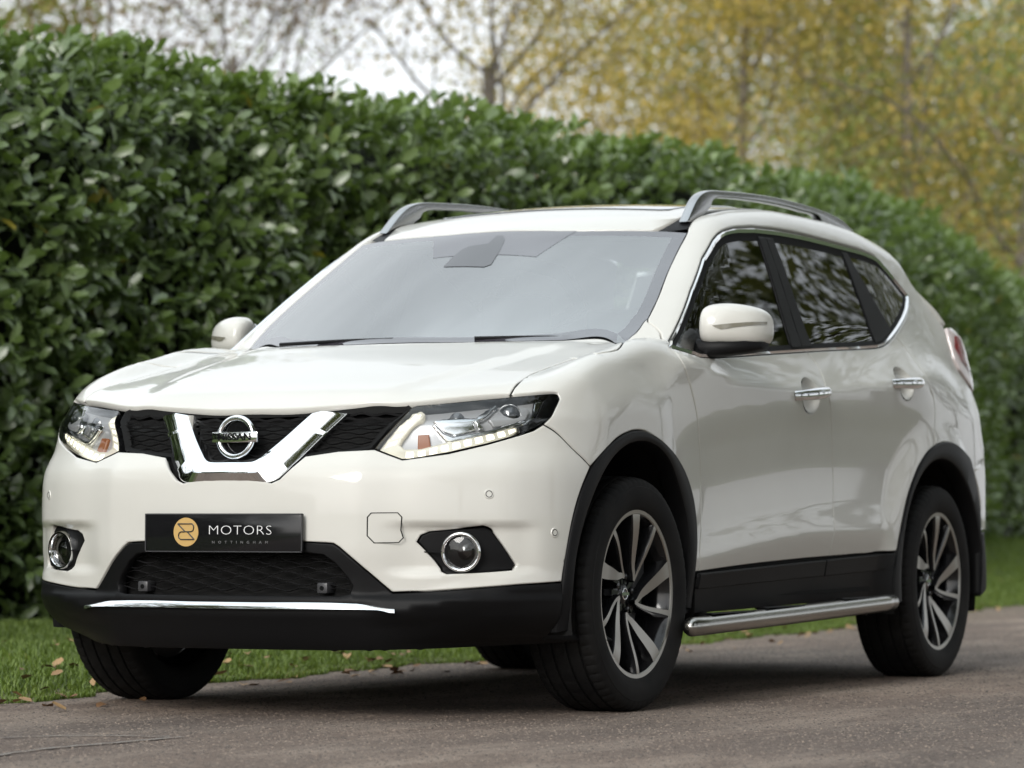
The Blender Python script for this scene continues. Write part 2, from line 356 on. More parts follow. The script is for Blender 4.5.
PAN_JSON = r'''{"hood":["T",[[[[-0.1197,0.7859],[-0.3591,0.6258],[-0.2718,0.4884],[-0.1937,0.3299],[-0.154,0.1762],[-0.144,0.0]],1],[[[-0.144,-0.0],[-0.154,-0.1762],[-0.1937,-0.3299],[-0.2718,-0.4884],[-0.3591,-0.6258],[-0.1197,-0.7859]],1],[[[-0.1197,-0.7859],[-0.0552,-0.8076],[-0.0166,-0.8151],[0.027,-0.8134],[0.1019,-0.8014],[0.0186,-0.6913],[0.1793,-0.6895],[0.3214,-0.6911],[0.432,-0.7088],[0.4934,-0.7184],[0.5236,-0.7219]],0],[[[0.5236,-0.7219],[0.5324,-0.7086],[0.6189,-0.5758],[0.6968,-0.4166],[0.7469,-0.1566],[0.752,-0.0]],1],[[[0.752,0.0],[0.7469,0.1566],[0.6968,0.4166],[0.6189,0.5758],[0.5324,0.7086],[0.5236,0.7219]],1],[[[0.5236,0.7219],[0.4934,0.7184],[0.432,0.7088],[0.3214,0.6911],[0.1793,0.6895],[0.0186,0.6913],[0.1019,0.8014],[0.027,0.8134],[-0.0166,0.8151],[-0.0552,0.8076],[-0.1197,0.7859]],0]],[]],"fender":["S",[[[[-0.1197,0.5264],[-0.0552,0.504],[-0.0166,0.4935],[0.027,0.4902],[0.1019,0.4908],[0.0186,0.558],[0.1793,0.5395],[0.3214,0.5185],[0.432,0.4874],[0.4934,0.4633],[0.5236,0.4452]],0],[[[0.5249,0.4437],[0.4873,0.4194],[0.4202,0.3907]],0],[[[0.4206,0.3901],[0.4237,0.3719],[0.4369,0.3613],[0.4785,0.3297],[0.5088,0.3131]],0],[[[0.5088,0.3131],[0.4743,0.284],[0.4235,0.2322],[0.3513,0.1761]],1],[[[0.3513,0.1761],[0.3021,0.2],[0.2426,0.2253],[0.1702,0.2521],[0.0756,0.27],[0.0316,0.2734],[-0.0271,0.2723],[-0.1208,0.255],[-0.2177,0.2322],[-0.3104,0.2068],[-0.376,0.1716],[-0.4355,0.122],[-0.4658,0.0676],[-0.4714,0.0112],[-0.4588,-0.0364],[-0.4328,-0.0916],[-0.4308,-0.1334]],1],[[[-0.4308,-0.1334],[-0.4724,-0.1349]],0],[[[-0.4724,-0.1349],[-0.4772,-0.0675],[-0.5102,0.0016],[-0.5194,0.1545],[-0.4838,0.2656],[-0.4617,0.3047],[-0.4453,0.338],[-0.3982,0.396],[-0.3701,0.4222],[-0.3568,0.4476],[-0.3747,0.4928]],1],[[[-0.3747,0.4928],[-0.3954,0.5101],[-0.4937,0.5787],[-0.5166,0.6306]],1],[[[-0.5312,0.6402],[-0.5109,0.6382],[-0.4772,0.6277],[-0.4452,0.6193],[-0.4155,0.6161],[-0.1197,0.5264]],1]],[]],"bumper":["F",[[[[0.0,0.703],[0.1171,0.6804],[0.1366,0.6906],[0.1906,0.7576],[0.2696,0.7715],[0.3556,0.7761]],0],[[[0.3556,0.7761],[0.4183,0.746],[0.5191,0.7641],[0.6079,0.7898],[0.6808,0.8156],[0.7225,0.8316],[0.7455,0.8478]],0],[[[0.7455,0.8478],[0.7782,0.8269],[0.8239,0.7819],[0.8836,0.7297]],1],[[[0.8836,0.7297],[0.8557,0.6845],[0.8334,0.6366],[0.8172,0.5867],[0.8032,0.5275],[0.7915,0.4639],[0.7811,0.3985]],1],[[[0.7811,0.3985],[0.6685,0.3926],[0.5482,0.3815],[0.4769,0.375],[0.3978,0.3708]],1],[[[0.3934,0.3733],[0.2789,0.4984],[0.2665,0.5079],[0.2505,0.5095],[0.2035,0.512],[0.0,0.515]],0],[[[-0.0,0.515],[-0.2035,0.512],[-0.2505,0.5095],[-0.2665,0.5079],[-0.2789,0.4984],[-0.3934,0.3733]],0],[[[-0.3978,0.3708],[-0.4769,0.375],[-0.5482,0.3815],[-0.6685,0.3926],[-0.7811,0.3985]],1],[[[-0.7811,0.3985],[-0.7915,0.4639],[-0.8032,0.5275],[-0.8172,0.5867],[-0.8334,0.6366],[-0.8557,0.6845],[-0.8836,0.7297]],1],[[[-0.8836,0.7297],[-0.8239,0.7819],[-0.7782,0.8269],[-0.7455,0.8478]],1],[[[-0.7455,0.8478],[-0.7225,0.8316],[-0.6808,0.8156],[-0.6079,0.7898],[-0.5191,0.7641],[-0.4183,0.746],[-0.3556,0.7761]],0],[[[-0.3556,0.7761],[-0.2696,0.7715],[-0.1906,0.7576],[-0.1366,0.6906],[-0.1171,0.6804],[-0.0,0.703]],0]],[[[[[0.4427,0.5136],[0.4505,0.5311],[0.4673,0.5409],[0.5281,0.548],[0.5844,0.5551],[0.5966,0.5481],[0.6234,0.5016],[0.6532,0.4465],[0.6467,0.4358],[0.5824,0.4298],[0.5115,0.4251],[0.4976,0.4324],[0.4761,0.465],[0.4427,0.5136]],0]],[[[[-0.4427,0.5136],[-0.4761,0.465],[-0.4976,0.4324],[-0.5115,0.4251],[-0.5824,0.4298],[-0.6467,0.4358],[-0.6532,0.4465],[-0.6234,0.5016],[-0.5966,0.5481],[-0.5844,0.5551],[-0.5281,0.548],[-0.4673,0.5409],[-0.4505,0.5311],[-0.4427,0.5136]],0]]]],"fog_bezel":["F",[[[[0.4427,0.5136],[0.4505,0.5311],[0.4673,0.5409],[0.5281,0.548],[0.5844,0.5551],[0.5966,0.5481],[0.6234,0.5016],[0.6532,0.4465],[0.6467,0.4358],[0.5824,0.4298],[0.5115,0.4251],[0.4976,0.4324],[0.4761,0.465],[0.4427,0.5136]],0]],[]],"front_door":["S",[[[[-0.4724,-0.1349],[-0.731,-0.1241],[-0.9891,-0.1148],[-1.3495,-0.1045],[-1.6158,-0.0982]],0],[[[-1.6158,-0.0982],[-1.6179,-0.0578],[-1.6432,0.0385],[-1.678,0.1672],[-1.6612,0.2609],[-1.639,0.3203],[-1.6053,0.367],[-1.5728,0.4106],[-1.5951,0.4627],[-1.5825,0.4893],[-1.5371,0.5189]],1],[[[-1.5371,0.5189],[-1.28,0.5064],[-1.0015,0.4923],[-0.6859,0.4752],[-0.5561,0.4715],[-0.5248,0.4795],[-0.3747,0.4928]],0],[[[-0.3747,0.4928],[-0.3568,0.4476],[-0.3701,0.4222],[-0.3982,0.396],[-0.4453,0.338],[-0.4617,0.3047],[-0.4838,0.2656],[-0.5194,0.1545],[-0.5102,0.0016],[-0.4772,-0.0675],[-0.4724,-0.1349]],1]],[]],"rear_door":["S",[[[[-1.6158,-0.0982],[-1.9157,-0.0918],[-2.2211,-0.081]],0],[[[-2.2211,-0.081],[-2.2459,-0.0421],[-2.2725,0.0106],[-2.3033,0.0616],[-2.3417,0.1156],[-2.3845,0.1574],[-2.4386,0.2002],[-2.4977,0.233],[-2.5613,0.2591],[-2.6409,0.279]],1],[[[-2.6409,0.279],[-2.6529,0.3051],[-2.6789,0.3593],[-2.6841,0.3997],[-2.6681,0.4217],[-2.633,0.4396],[-2.6105,0.5028],[-2.591,0.5561],[-2.5282,0.5946]],1],[[[-2.5282,0.5946],[-2.4665,0.5812],[-2.3724,0.5636],[-2.2832,0.5536],[-2.0854,0.5434],[-1.7724,0.5299],[-1.5371,0.5189]],1],[[[-1.5371,0.5189],[-1.5825,0.4893],[-1.5951,0.4627],[-1.5728,0.4106],[-1.6053,0.367],[-1.639,0.3203],[-1.6612,0.2609],[-1.678,0.1672],[-1.6432,0.0385],[-1.6179,-0.0578],[-1.6158,-0.0982]],1]],[]],"body_side":["S",[[[[-0.5312,0.6402],[-0.6368,0.6777],[-0.782,0.7288],[-0.9221,0.7671],[-1.0417,0.7938],[-1.075,0.804]],1],[[[-1.075,0.804],[-1.15,0.8176],[-1.3,0.8251],[-1.6,0.8321],[-2.0,0.8364],[-2.5,0.8386],[-2.9,0.8382],[-3.06,0.8356]],1],[[[-3.06,0.8356],[-3.1362,0.7701],[-3.2181,0.7231],[-3.2793,0.6822],[-3.3005,0.6669],[-3.294,0.6452],[-3.2869,0.6225],[-3.2812,0.589],[-3.3028,0.5609],[-3.4002,0.5272]],0],[[[-3.4002,0.5272],[-3.4376,0.5167],[-3.3641,0.4555],[-3.377,0.3775],[-3.446,0.3182],[-3.4809,0.2893]],0],[[[-3.4809,0.2893],[-3.3242,0.2602],[-3.2454,0.2235]],0],[[[-3.2454,0.2235],[-3.1691,0.2527],[-3.0765,0.2673],[-2.9862,0.2778],[-2.8966,0.289],[-2.765,0.2927],[-2.6986,0.2874],[-2.6409,0.279]],1],[[[-2.6409,0.279],[-2.6529,0.3051],[-2.6789,0.3593],[-2.6841,0.3997],[-2.6681,0.4217],[-2.633,0.4396],[-2.6105,0.5028],[-2.591,0.5561],[-2.5282,0.5946]],1],[[[-2.5282,0.5946],[-2.5907,0.6097],[-2.737,0.6453],[-2.85,0.6753],[-2.9487,0.7073],[-2.9777,0.7232],[-2.9674,0.7318],[-2.8133,0.7632],[-2.7209,0.7762],[-2.6774,0.7771],[-2.6211,0.776],[-2.3493,0.7755],[-2.0291,0.7749],[-1.9169,0.7745],[-1.6678,0.7723],[-1.4613,0.769],[-1.283,0.7625],[-1.1779,0.7559],[-1.1305,0.7509],[-1.0802,0.7429],[-0.9438,0.7124],[-0.7547,0.649],[-0.5234,0.5579],[-0.3507,0.4932]],0],[[[-0.3747,0.4928],[-0.3954,0.5101],[-0.4937,0.5787],[-0.5166,0.6306]],1]],[]],"dlo":["S",[[[[-0.3747,0.4928],[-0.3507,0.4932],[-0.5234,0.5579],[-0.7547,0.649],[-0.9438,0.7124],[-1.0802,0.7429],[-1.1305,0.7509],[-1.1779,0.7559],[-1.283,0.7625],[-1.4613,0.769],[-1.6678,0.7723],[-1.9169,0.7745],[-2.0291,0.7749],[-2.3493,0.7755],[-2.6211,0.776],[-2.6774,0.7771],[-2.7209,0.7762],[-2.8133,0.7632],[-2.9674,0.7318],[-2.9777,0.7232],[-2.9487,0.7073],[-2.85,0.6753],[-2.737,0.6453],[-2.5907,0.6097],[-2.4665,0.5812],[-2.3724,0.5636],[-2.2832,0.5536],[-2.0854,0.5434],[-1.7724,0.5299],[-1.5371,0.5189],[-1.28,0.5064],[-1.0015,0.4923],[-0.6859,0.4752],[-0.5561,0.4715],[-0.5248,0.4795],[-0.3747,0.4928]],0]],[]],"rear_bumper":["S",[[[[-3.2454,0.2235],[-3.3242,0.2602],[-3.4809,0.2893]],0],[[[-3.2454,0.2235],[-3.3106,0.188],[-3.3732,0.1435],[-3.4079,0.0773],[-3.16,-0.0101]],1],[[[-3.16,-0.0101],[-3.53,-0.0118]],0],[[[-3.53,-0.0118],[-3.553,0.1254],[-3.5403,0.2326],[-3.4809,0.2893]],1]],[]],"windscreen":["T",[[[[-0.158,0.0],[-0.168,0.1762],[-0.2077,0.3299],[-0.2858,0.4884],[-0.3731,0.6258],[-0.1197,0.7859]],1],[[[-0.1197,0.7859],[-0.4155,0.6773],[-0.4452,0.6838],[-0.4772,0.685],[-0.5109,0.6838],[-0.5312,0.6878],[-0.6368,0.6739],[-0.782,0.6449],[-0.9221,0.6213],[-1.0417,0.6035]],0],[[[-1.0417,0.6035],[-1.0214,0.552],[-0.9827,0.4615],[-0.9389,0.3372],[-0.9061,0.2074],[-0.905,0.0]],1],[[[-0.905,-0.0],[-0.9061,-0.2074],[-0.9389,-0.3372],[-0.9827,-0.4615],[-1.0214,-0.552],[-1.0417,-0.6035]],1],[[[-1.0417,-0.6035],[-0.9221,-0.6213],[-0.782,-0.6449],[-0.6368,-0.6739],[-0.5312,-0.6878],[-0.5109,-0.6838],[-0.4772,-0.685],[-0.4452,-0.6838],[-0.4155,-0.6773],[-0.1197,-0.7859]],0],[[[-0.1197,-0.7859],[-0.3731,-0.6258],[-0.2858,-0.4884],[-0.2077,-0.3299],[-0.168,-0.1762],[-0.158,-0.0]],1]],[]],"lamp":["F",[[[[0.4574,0.9011],[0.5133,0.9063],[0.61,0.9177],[0.6953,0.9281],[0.7574,0.9351],[0.7924,0.9384],[0.8041,0.9361],[0.8055,0.9232],[0.797,0.9099],[0.7688,0.8714],[0.7418,0.8458],[0.7105,0.8303],[0.6817,0.819],[0.6087,0.7933],[0.5198,0.7676],[0.4328,0.7486],[0.4177,0.748],[0.3569,0.7776],[0.3713,0.8014],[0.4124,0.8558],[0.4421,0.894],[0.4574,0.9011]],0]],[]],"lamp_drl":["F",[[[[0.4464,0.89],[0.4679,0.8959],[0.4741,0.8884],[0.4649,0.8707],[0.4379,0.8361],[0.4188,0.8074],[0.4128,0.7931],[0.4231,0.7816],[0.4598,0.783],[0.5515,0.809],[0.6439,0.8353],[0.6819,0.8413],[0.6835,0.8299],[0.6533,0.811],[0.5952,0.792],[0.5218,0.7713],[0.4402,0.754],[0.4189,0.7522],[0.3651,0.7764],[0.3812,0.8002],[0.4168,0.8504],[0.4464,0.89]],0]],[]],"lamp_eyebrow":["F",[[[[0.487,0.8461],[0.494,0.8489],[0.5137,0.8246],[0.5337,0.8146],[0.621,0.8337],[0.7038,0.8646],[0.7067,0.8574],[0.6249,0.8237],[0.5307,0.8017],[0.5174,0.806],[0.487,0.8461]],0]],[]],"lamp_divider":["F",[[[[0.6398,0.9109],[0.6523,0.9131],[0.6117,0.8782],[0.5966,0.8636],[0.6054,0.8393],[0.5938,0.8363],[0.5853,0.865],[0.5994,0.8841],[0.6398,0.9109]],0]],[]],"lamp_rightbar":["F",[[[[0.7443,0.9267],[0.7704,0.93],[0.7528,0.8989],[0.733,0.8752],[0.7072,0.8488],[0.6977,0.8501],[0.7157,0.8705],[0.7339,0.8956],[0.7443,0.9267]],0]],[]],"lamp_black":["F",[[[[0.7749,0.9316],[0.8038,0.9334],[0.8058,0.922],[0.7697,0.873],[0.7426,0.848],[0.6851,0.8213],[0.683,0.8399],[0.7071,0.8474],[0.7356,0.8752],[0.7554,0.8989],[0.7749,0.9316]],0]],[]],"lamp_amber":["F",[[[[0.454,0.8232],[0.4795,0.8246],[0.4827,0.7902],[0.4517,0.7816],[0.454,0.8232]],0]],[]],"lamp_refl":["F",[[[[0.4904,0.8677],[0.5131,0.8809],[0.5651,0.8854],[0.5983,0.8796],[0.5819,0.865],[0.5893,0.8363],[0.5409,0.8218],[0.5163,0.8303],[0.4904,0.8677]],0]],[]],"lamp_proj":["F",[[[[0.6395,0.8947],[0.6731,0.9052],[0.7172,0.9116],[0.725,0.8984],[0.7069,0.8689],[0.6561,0.8483],[0.6285,0.8452],[0.6194,0.871],[0.6395,0.8947]],0]],[]],"grille":["F",[[[[0.1171,0.6882],[0.1872,0.7656],[0.2816,0.7737],[0.3452,0.7835],[0.3688,0.8136],[0.4029,0.8627],[0.4438,0.9047]],0]],[]],"frit_top":["T",[[[[-0.9265,-0.2733],[-0.7186,-0.1664],[-0.7135,0.2118],[-0.9187,0.2632]],0],[[[-0.9187,0.2632],[-0.8873,-0.0036],[-0.9265,-0.2733]],0]],[]],"housing":["T",[[[[-0.6408,-0.0897],[-0.707,-0.0905],[-0.7627,-0.0818],[-0.7855,-0.0638],[-0.7975,-0.0035],[-0.862,-0.0022],[-0.8602,0.0207],[-0.826,0.0448],[-0.7438,0.0668],[-0.6462,0.0822],[-0.6288,0.0655],[-0.6408,-0.0897]],0]],[]]}'''
MISC_JSON = r'''{"V":[[[0.8963,0.0091,0.6809],[0.8947,0.0937,0.6835],[0.8927,0.1416,0.6878],[0.8907,0.1617,0.6926],[0.8757,0.2003,0.7247],[0.8391,0.2356,0.764],[0.8065,0.2719,0.8136],[0.7355,0.3238,0.8934]],[[0.9191,0.0224,0.6929],[0.9184,0.0845,0.6918],[0.9176,0.1167,0.6925],[0.9158,0.1333,0.6975],[0.8946,0.1654,0.736],[0.8449,0.1989,0.7978],[0.8254,0.2335,0.8406],[0.7835,0.2606,0.8862]],[[0.893,0.0069,0.7304],[0.8929,0.0432,0.7299],[0.8922,0.0691,0.7303],[0.8888,0.0868,0.7343],[0.8693,0.1017,0.7567],[0.8346,0.1408,0.8071],[0.8176,0.1769,0.8443],[0.7806,0.2019,0.883]]],"badge":[[0.8202,-0.023,0.8181]],"fog":[[0.736,0.6708,0.4848]],"sensor1":[[0.6897,0.7356,0.6481]],"sensor2":[[0.522,0.8608,0.5393]],"lowsensor":[[0.837,0.2774,0.3817]],"tow":[[0.8538,0.4331,0.5829],[0.849,0.4439,0.5956],[0.8174,0.5131,0.5962],[0.8125,0.5248,0.583],[0.8133,0.5222,0.5465],[0.8104,0.5286,0.524],[0.8155,0.5155,0.5099],[0.8447,0.4514,0.5087],[0.8536,0.4325,0.5295]],"chrome_up":[[0.8363,0.4983,0.3287],[0.8489,0.4573,0.3369],[0.8636,0.4129,0.3423],[0.8811,0.3308,0.3457],[0.8927,0.2406,0.3467],[0.901,0.1217,0.345]],"chrome_lo":[[0.8369,0.4987,0.325],[0.8628,0.4106,0.3187],[0.8794,0.33,0.3181],[0.8911,0.2398,0.3184],[0.899,0.1207,0.3172]],"handle1":[[-1.2885,0.8924,0.983],[-1.4128,0.8903,1.0137],[-1.5548,0.8929,1.005],[-1.4571,0.8768,1.0422],[-1.4338,0.8891,0.9409],[-1.2874,0.8929,0.9962]],"handle2":[[-2.236,0.8934,1.0558],[-2.3824,0.8861,1.079],[-2.4954,0.8915,1.0686],[-2.4414,0.8652,1.1139],[-2.3728,0.8931,1.0177]],"bp":[[-1.4847,0.6721,1.5419],[-1.464,0.7597,1.3171],[-1.4191,0.8224,1.1528],[-1.6285,0.6721,1.5418],[-1.6393,0.756,1.3271],[-1.6204,0.8175,1.1666]],"cp":[[-2.3167,0.6608,1.5468],[-2.3737,0.7346,1.3692],[-2.2932,0.7972,1.2165],[-2.3744,0.6629,1.5395],[-2.4633,0.7315,1.3743],[-2.5312,0.7736,1.2679]],"mould":[[-0.4933,0.8782,0.3616],[-1.0109,0.8719,0.3737],[-1.5505,0.8715,0.3933],[-2.1744,0.9005,0.4025],[-2.2117,0.9062,0.4691]],"sill":[[-0.5021,0.8529,0.2943],[-1.0848,0.842,0.2883],[-2.2471,0.893,0.324]],"housing":[[-0.6294,-0.0839,1.3966],[-0.6993,-0.0865,1.434],[-0.7817,-0.0619,1.4784],[-0.8183,0.0486,1.4971],[-0.7656,0.0816,1.4693],[-0.6324,0.0854,1.3982],[-0.6184,0.067,1.3913]],"wiper1":[[-0.1918,-0.2621,1.1324],[-0.1913,-0.2006,1.1375],[-0.1772,-0.0395,1.1397]],"wiper2":[[-0.2353,0.3578,1.1377],[-0.2723,0.4365,1.1402],[-0.2973,0.483,1.1419]],"tail":[[-3.3055,0.7093,1.3165],[-3.294,0.7235,1.2757],[-3.2869,0.7359,1.2406],[-3.2812,0.7517,1.1903],[-3.3028,0.7642,1.1508],[-3.4002,0.7712,1.0986]]}'''
# ================================================================ panels cut from the skin
def catmull(P, step):
    P = np.asarray(P, float)
    if len(P) < 3: return seglin(P, step)
    Q = np.vstack([2 * P[0] - P[1], P, 2 * P[-1] - P[-2]]); out = []
    for i in range(1, len(Q) - 2):
        p0, p1, p2, p3 = Q[i - 1], Q[i], Q[i + 1], Q[i + 2]
        n = max(1, int(np.ceil(np.linalg.norm(p2 - p1) / step)))
        d1 = max(np.linalg.norm(p1 - p0), 1e-6) ** .5; d2 = max(np.linalg.norm(p2 - p1), 1e-6) ** .5; d3 = max(np.linalg.norm(p3 - p2), 1e-6) ** .5
        m1 = (p1 - p0) / d1 - (p2 - p0) / (d1 + d2) + (p2 - p1) / d2
        m2 = (p2 - p1) / d2 - (p3 - p1) / (d2 + d3) + (p3 - p2) / d3
        m1 *= d2; m2 *= d2
        for t in np.arange(n) / n:
            out.append((2 * t**3 - 3 * t**2 + 1) * p1 + (t**3 - 2 * t**2 + t) * m1 + (-2 * t**3 + 3 * t**2) * p2 + (t**3 - t**2) * m2)
    out.append(P[-1]); return np.array(out)
def seglin(P, step):
    P = np.asarray(P, float); out = []
    for a, b in zip(P[:-1], P[1:]):
        n = max(1, int(np.ceil(np.linalg.norm(b - a) / step)))
        out += [a + (b - a) * t for t in np.arange(n) / n]
    out.append(P[-1]); return np.array(out)
def loop_of(curves, step):
    pts = []
    for c, sm in curves:
        q = catmull(c, step) if sm else seglin(c, step)
        if pts and np.linalg.norm(pts[-1] - q[0]) < .004: q = q[1:]
        pts += list(q)
    if np.linalg.norm(pts[0] - pts[-1]) < .004: pts.pop()
    P = np.array(pts)
    keep = [0]
    for i in range(1, len(P)):
        if np.linalg.norm(P[i] - P[keep[-1]]) > step * .3: keep.append(i)
    return P[keep]
def area2(P): x, y = P[:, 0], P[:, 1]; return np.sum(x * np.roll(y, -1) - np.roll(x, -1) * y)
def inset(P, d):
    """move a closed loop inward by d (counter-clockwise loops)"""
    if area2(P) < 0: P = P[::-1]
    a = P - np.roll(P, 1, 0); b = np.roll(P, -1, 0) - P
    a /= np.linalg.norm(a, axis=1, keepdims=True) + 1e-12; b /= np.linalg.norm(b, axis=1, keepdims=True) + 1e-12
    na = np.c_[-a[:, 1], a[:, 0]]; nb = np.c_[-b[:, 1], b[:, 0]]
    n = na + nb; n /= np.linalg.norm(n, axis=1, keepdims=True) + 1e-12
    c = np.clip(np.sum(n * na, 1), .45, 1)
    return P + n * (d / c)[:, None]
def inside(P, pts):
    x, y = pts[:, 0], pts[:, 1]; r = np.zeros(len(pts), bool); q = np.roll(P, -1, 0)
    for (x1, y1), (x2, y2) in zip(P, q):
        if y1 == y2: continue
        c = ((y1 > y) != (y2 > y)) & (x < (x2 - x1) * (y - y1) / (y2 - y1) + x1); r ^= c
    return r
def dist_to(P, pts):
    d = np.full(len(pts), 1e9); q = np.roll(P, -1, 0)
    for a, b in zip(P, q):
        ab = b - a; t = np.clip(((pts - a) @ ab) / (ab @ ab + 1e-15), 0, 1)
        d = np.minimum(d, np.linalg.norm(pts - (a + t[:, None] * ab), axis=1))
    return d
def tri_region(loop, holes, h):
    lo, hi = loop.min(0), loop.max(0)
    gx = np.arange(lo[0], hi[0], h); gy = np.arange(lo[1], hi[1], h * .866)
    G = np.array([(x + (j % 2) * h / 2, y) for j, y in enumerate(gy) for x in gx])
    if len(G):
        ok = inside(loop, G) & (dist_to(loop, G) > h * .55)
        for q in holes: ok &= ~inside(q, G) & (dist_to(q, G) > h * .55)
        G = G[ok]
    pts = list(loop); edges = [(i, (i + 1) % len(loop)) for i in range(len(loop))]
    for q in holes:
        b = len(pts); pts += list(q); edges += [(b + i, b + (i + 1) % len(q)) for i in range(len(q))]
    rings = [inset(loop, .0035)] + [inset(q, -.0035) for q in holes]
    for r in rings:
        ok = inside(loop, r) & (dist_to(loop, r) > .0024)
        for q in holes: ok &= ~inside(q, r) & (dist_to(q, r) > .0024)
        pts += list(r[ok])
    if len(G): pts += list(G)
    vv, ee, ff, ov, oe, of = delaunay_2d_cdt([Vector(p) for p in pts], edges, [], 0, 1e-6)
    V = np.array([tuple(v) for v in vv]); T = np.array([f for f in ff if len(f) == 3])
    c = V[T].mean(1); ok = inside(loop, c)
    for q in holes: ok &= ~inside(q, c)
    T = T[ok]
    used = np.unique(T); mp = -np.ones(len(V), int); mp[used] = np.arange(len(used))
    V = V[used]; T = mp[T]
    a = V[T[:, 1]] - V[T[:, 0]]; b = V[T[:, 2]] - V[T[:, 0]]
    fl = a[:, 0] * b[:, 1] - a[:, 1] * b[:, 0] < 0
    T[fl] = T[fl][:, ::-1]
    return V, T
FLIP = {'F': False, 'S': True, 'T': False, 'R': True, 'X': False, 'B': True}
def patch(name, mode, loop, holes, m, parent, off=0., flange=.020, h=.022, gap=.0021, lip=.0022, fn=None, nrm_only=False):
    if area2(loop) < 0: loop = loop[::-1]
    if gap: loop = inset(loop, gap); holes = [inset(q, -gap) for q in holes]
    V2, T = tri_region(loop, holes, h)
    P = lift(mode, V2)
    bad = ~np.isfinite(P).all(1)
    if bad.any():
        print('patch', name, 'has', bad.sum(), 'unlifted points of', len(P))
        good = np.where(~bad)[0]
        for i in np.where(bad)[0]:
            P[i] = P[good[np.argmin(np.linalg.norm(V2[good] - V2[i], axis=1))]]
    N = body_n(P)
    if fn is not None: P = fn(P, N)
    P = P + N * off
    fnrm = np.cross(P[T[:, 1]] - P[T[:, 0]], P[T[:, 2]] - P[T[:, 0]])
    if np.sum(fnrm * N[T[:, 0]]) < 0: T = T[:, ::-1]
    if fn is not None:           # recompute normals for reshaped panels
        fnrm = np.cross(P[T[:, 1]] - P[T[:, 0]], P[T[:, 2]] - P[T[:, 0]]); N2 = np.zeros_like(P)
        for k in range(3): np.add.at(N2, T[:, k], fnrm)
        N = N2 / (np.linalg.norm(N2, axis=1, keepdims=True) + 1e-12)
    E = {}
    for t in T:
        for i in range(3):
            a, b = int(t[i]), int(t[(i + 1) % 3]); E[(a, b)] = 1
    bd = [(a, b) for (a, b) in E if (b, a) not in E]
    nrm = N.copy(); Fc = [tuple(int(i) for i in t) for t in T]
    if flange:
        out = np.zeros_like(P)
        for a, b in bd:
            o = np.cross(P[b] - P[a], N[a]); o /= np.linalg.norm(o) + 1e-12
            out[a] += o; out[b] += o
        vs = sorted({a for a, b in bd} | {b for a, b in bd}); idx = {}
        VV = list(P); NN = list(nrm)
        for v in vs:
            o = out[v] / (np.linalg.norm(out[v]) + 1e-12)
            VV[v] = P[v] - N[v] * lip; n = N[v] * .65 + o * .75; NN[v] = n / np.linalg.norm(n)
            idx[v] = len(VV); VV.append(P[v] - N[v] * (flange + lip)); NN.append(o)
        for a, b in bd: Fc.append((b, a, idx[a], idx[b]))
        P = np.array(VV); nrm = np.array(NN)
    return mesh_obj(name, P, Fc, m, parent, True, nrm)
def pan_loop(key, step=.012):
    mode, cs, hs = PAN[key]
    return mode, loop_of([(np.array(c), s) for c, s in cs], step), [loop_of([(np.array(c), s) for c, s in hh], step) for hh in hs]
def panel(key, name, m, parent, **kw):
    mode, lp, hs = pan_loop(key, kw.pop('step', .012))
    return patch(name, mode, lp, hs, m, parent, **kw)
def band(name, mode, A, B, m, parent, offA, offB, mid=None, midoff=0):
    """strip between two loops of equal length"""
    if area2(A) < 0: A = A[::-1]
    loops = [A] + ([(A + B) / 2] if mid else []) + [B]; offs = [offA] + ([midoff] if mid else []) + [offB]
    V = []
    for L, o in zip(loops, offs):
        P = lift(mode, L); V.append(P + body_n(P) * o)
    n = len(A); V = np.vstack(V); Fc = []
    for r in range(len(loops) - 1):
        for i in range(n): Fc.append((r * n + i, r * n + (i + 1) % n, (r + 1) * n + (i + 1) % n, (r + 1) * n + i))
    mb = MB(); mb.add(V, Fc)
    return mb.build(name, m, parent, sharp=60)
def clip_half(P, a, b, side):
    """keep the part of a loop on one side of the line a-b"""
    d = b - a; out = []
    s = lambda p: (d[0] * (p[1] - a[1]) - d[1] * (p[0] - a[0])) * side
    for i in range(len(P)):
        p, q = P[i], P[(i + 1) % len(P)]; sp, sq = s(p), s(q)
        if sp >= 0: out.append(p)
        if (sp >= 0) != (sq >= 0): out.append(p + (q - p) * sp / (sp - sq))
    return np.array(out)
def dens(P, step): return seglin(np.vstack([P, P[:1]]), step)[:-1]
PAN = json.loads(PAN_JSON); MISC = json.loads(MISC_JSON)
# ================================================================ ground
def road_edge(x):      # y of the verge side of the road
    return cub(x, [-60, -45, -32, -22, -14.2, -10.3, -7.5, -6, -3.3, -1.3, .4, 3, 8, 30], [-9.5, -7.4, -5.4, -3.75, -2.47, -1.95, -1.52, -1.37, -1.31, -1.24, -1.08, -.9, -.8, -.8])
def hedge_front(x):
    return cub(x, [-60, -45, -32, -24.5, -20, -16, -12, -8, -4, 0, 5, 12, 25], [-13, -9.9, -7.4, -6.0, -4.95, -4.2, -3.85, -3.95, -4.25, -4.5, -4.8, -5.2, -5.2])
def verge_z(x, y):
    d = np.clip((road_edge(x) - y), 0, None); bank = .30 * sstep(-x, 10, 24)
    return .002 + .018 * sstep(d, 0, .12) + .04 * sstep(d, .05, .6) + bank * sstep(d, .1, 2.2) + .02 * np.sin(x * 1.7 + y) * sstep(d, .2, 1)
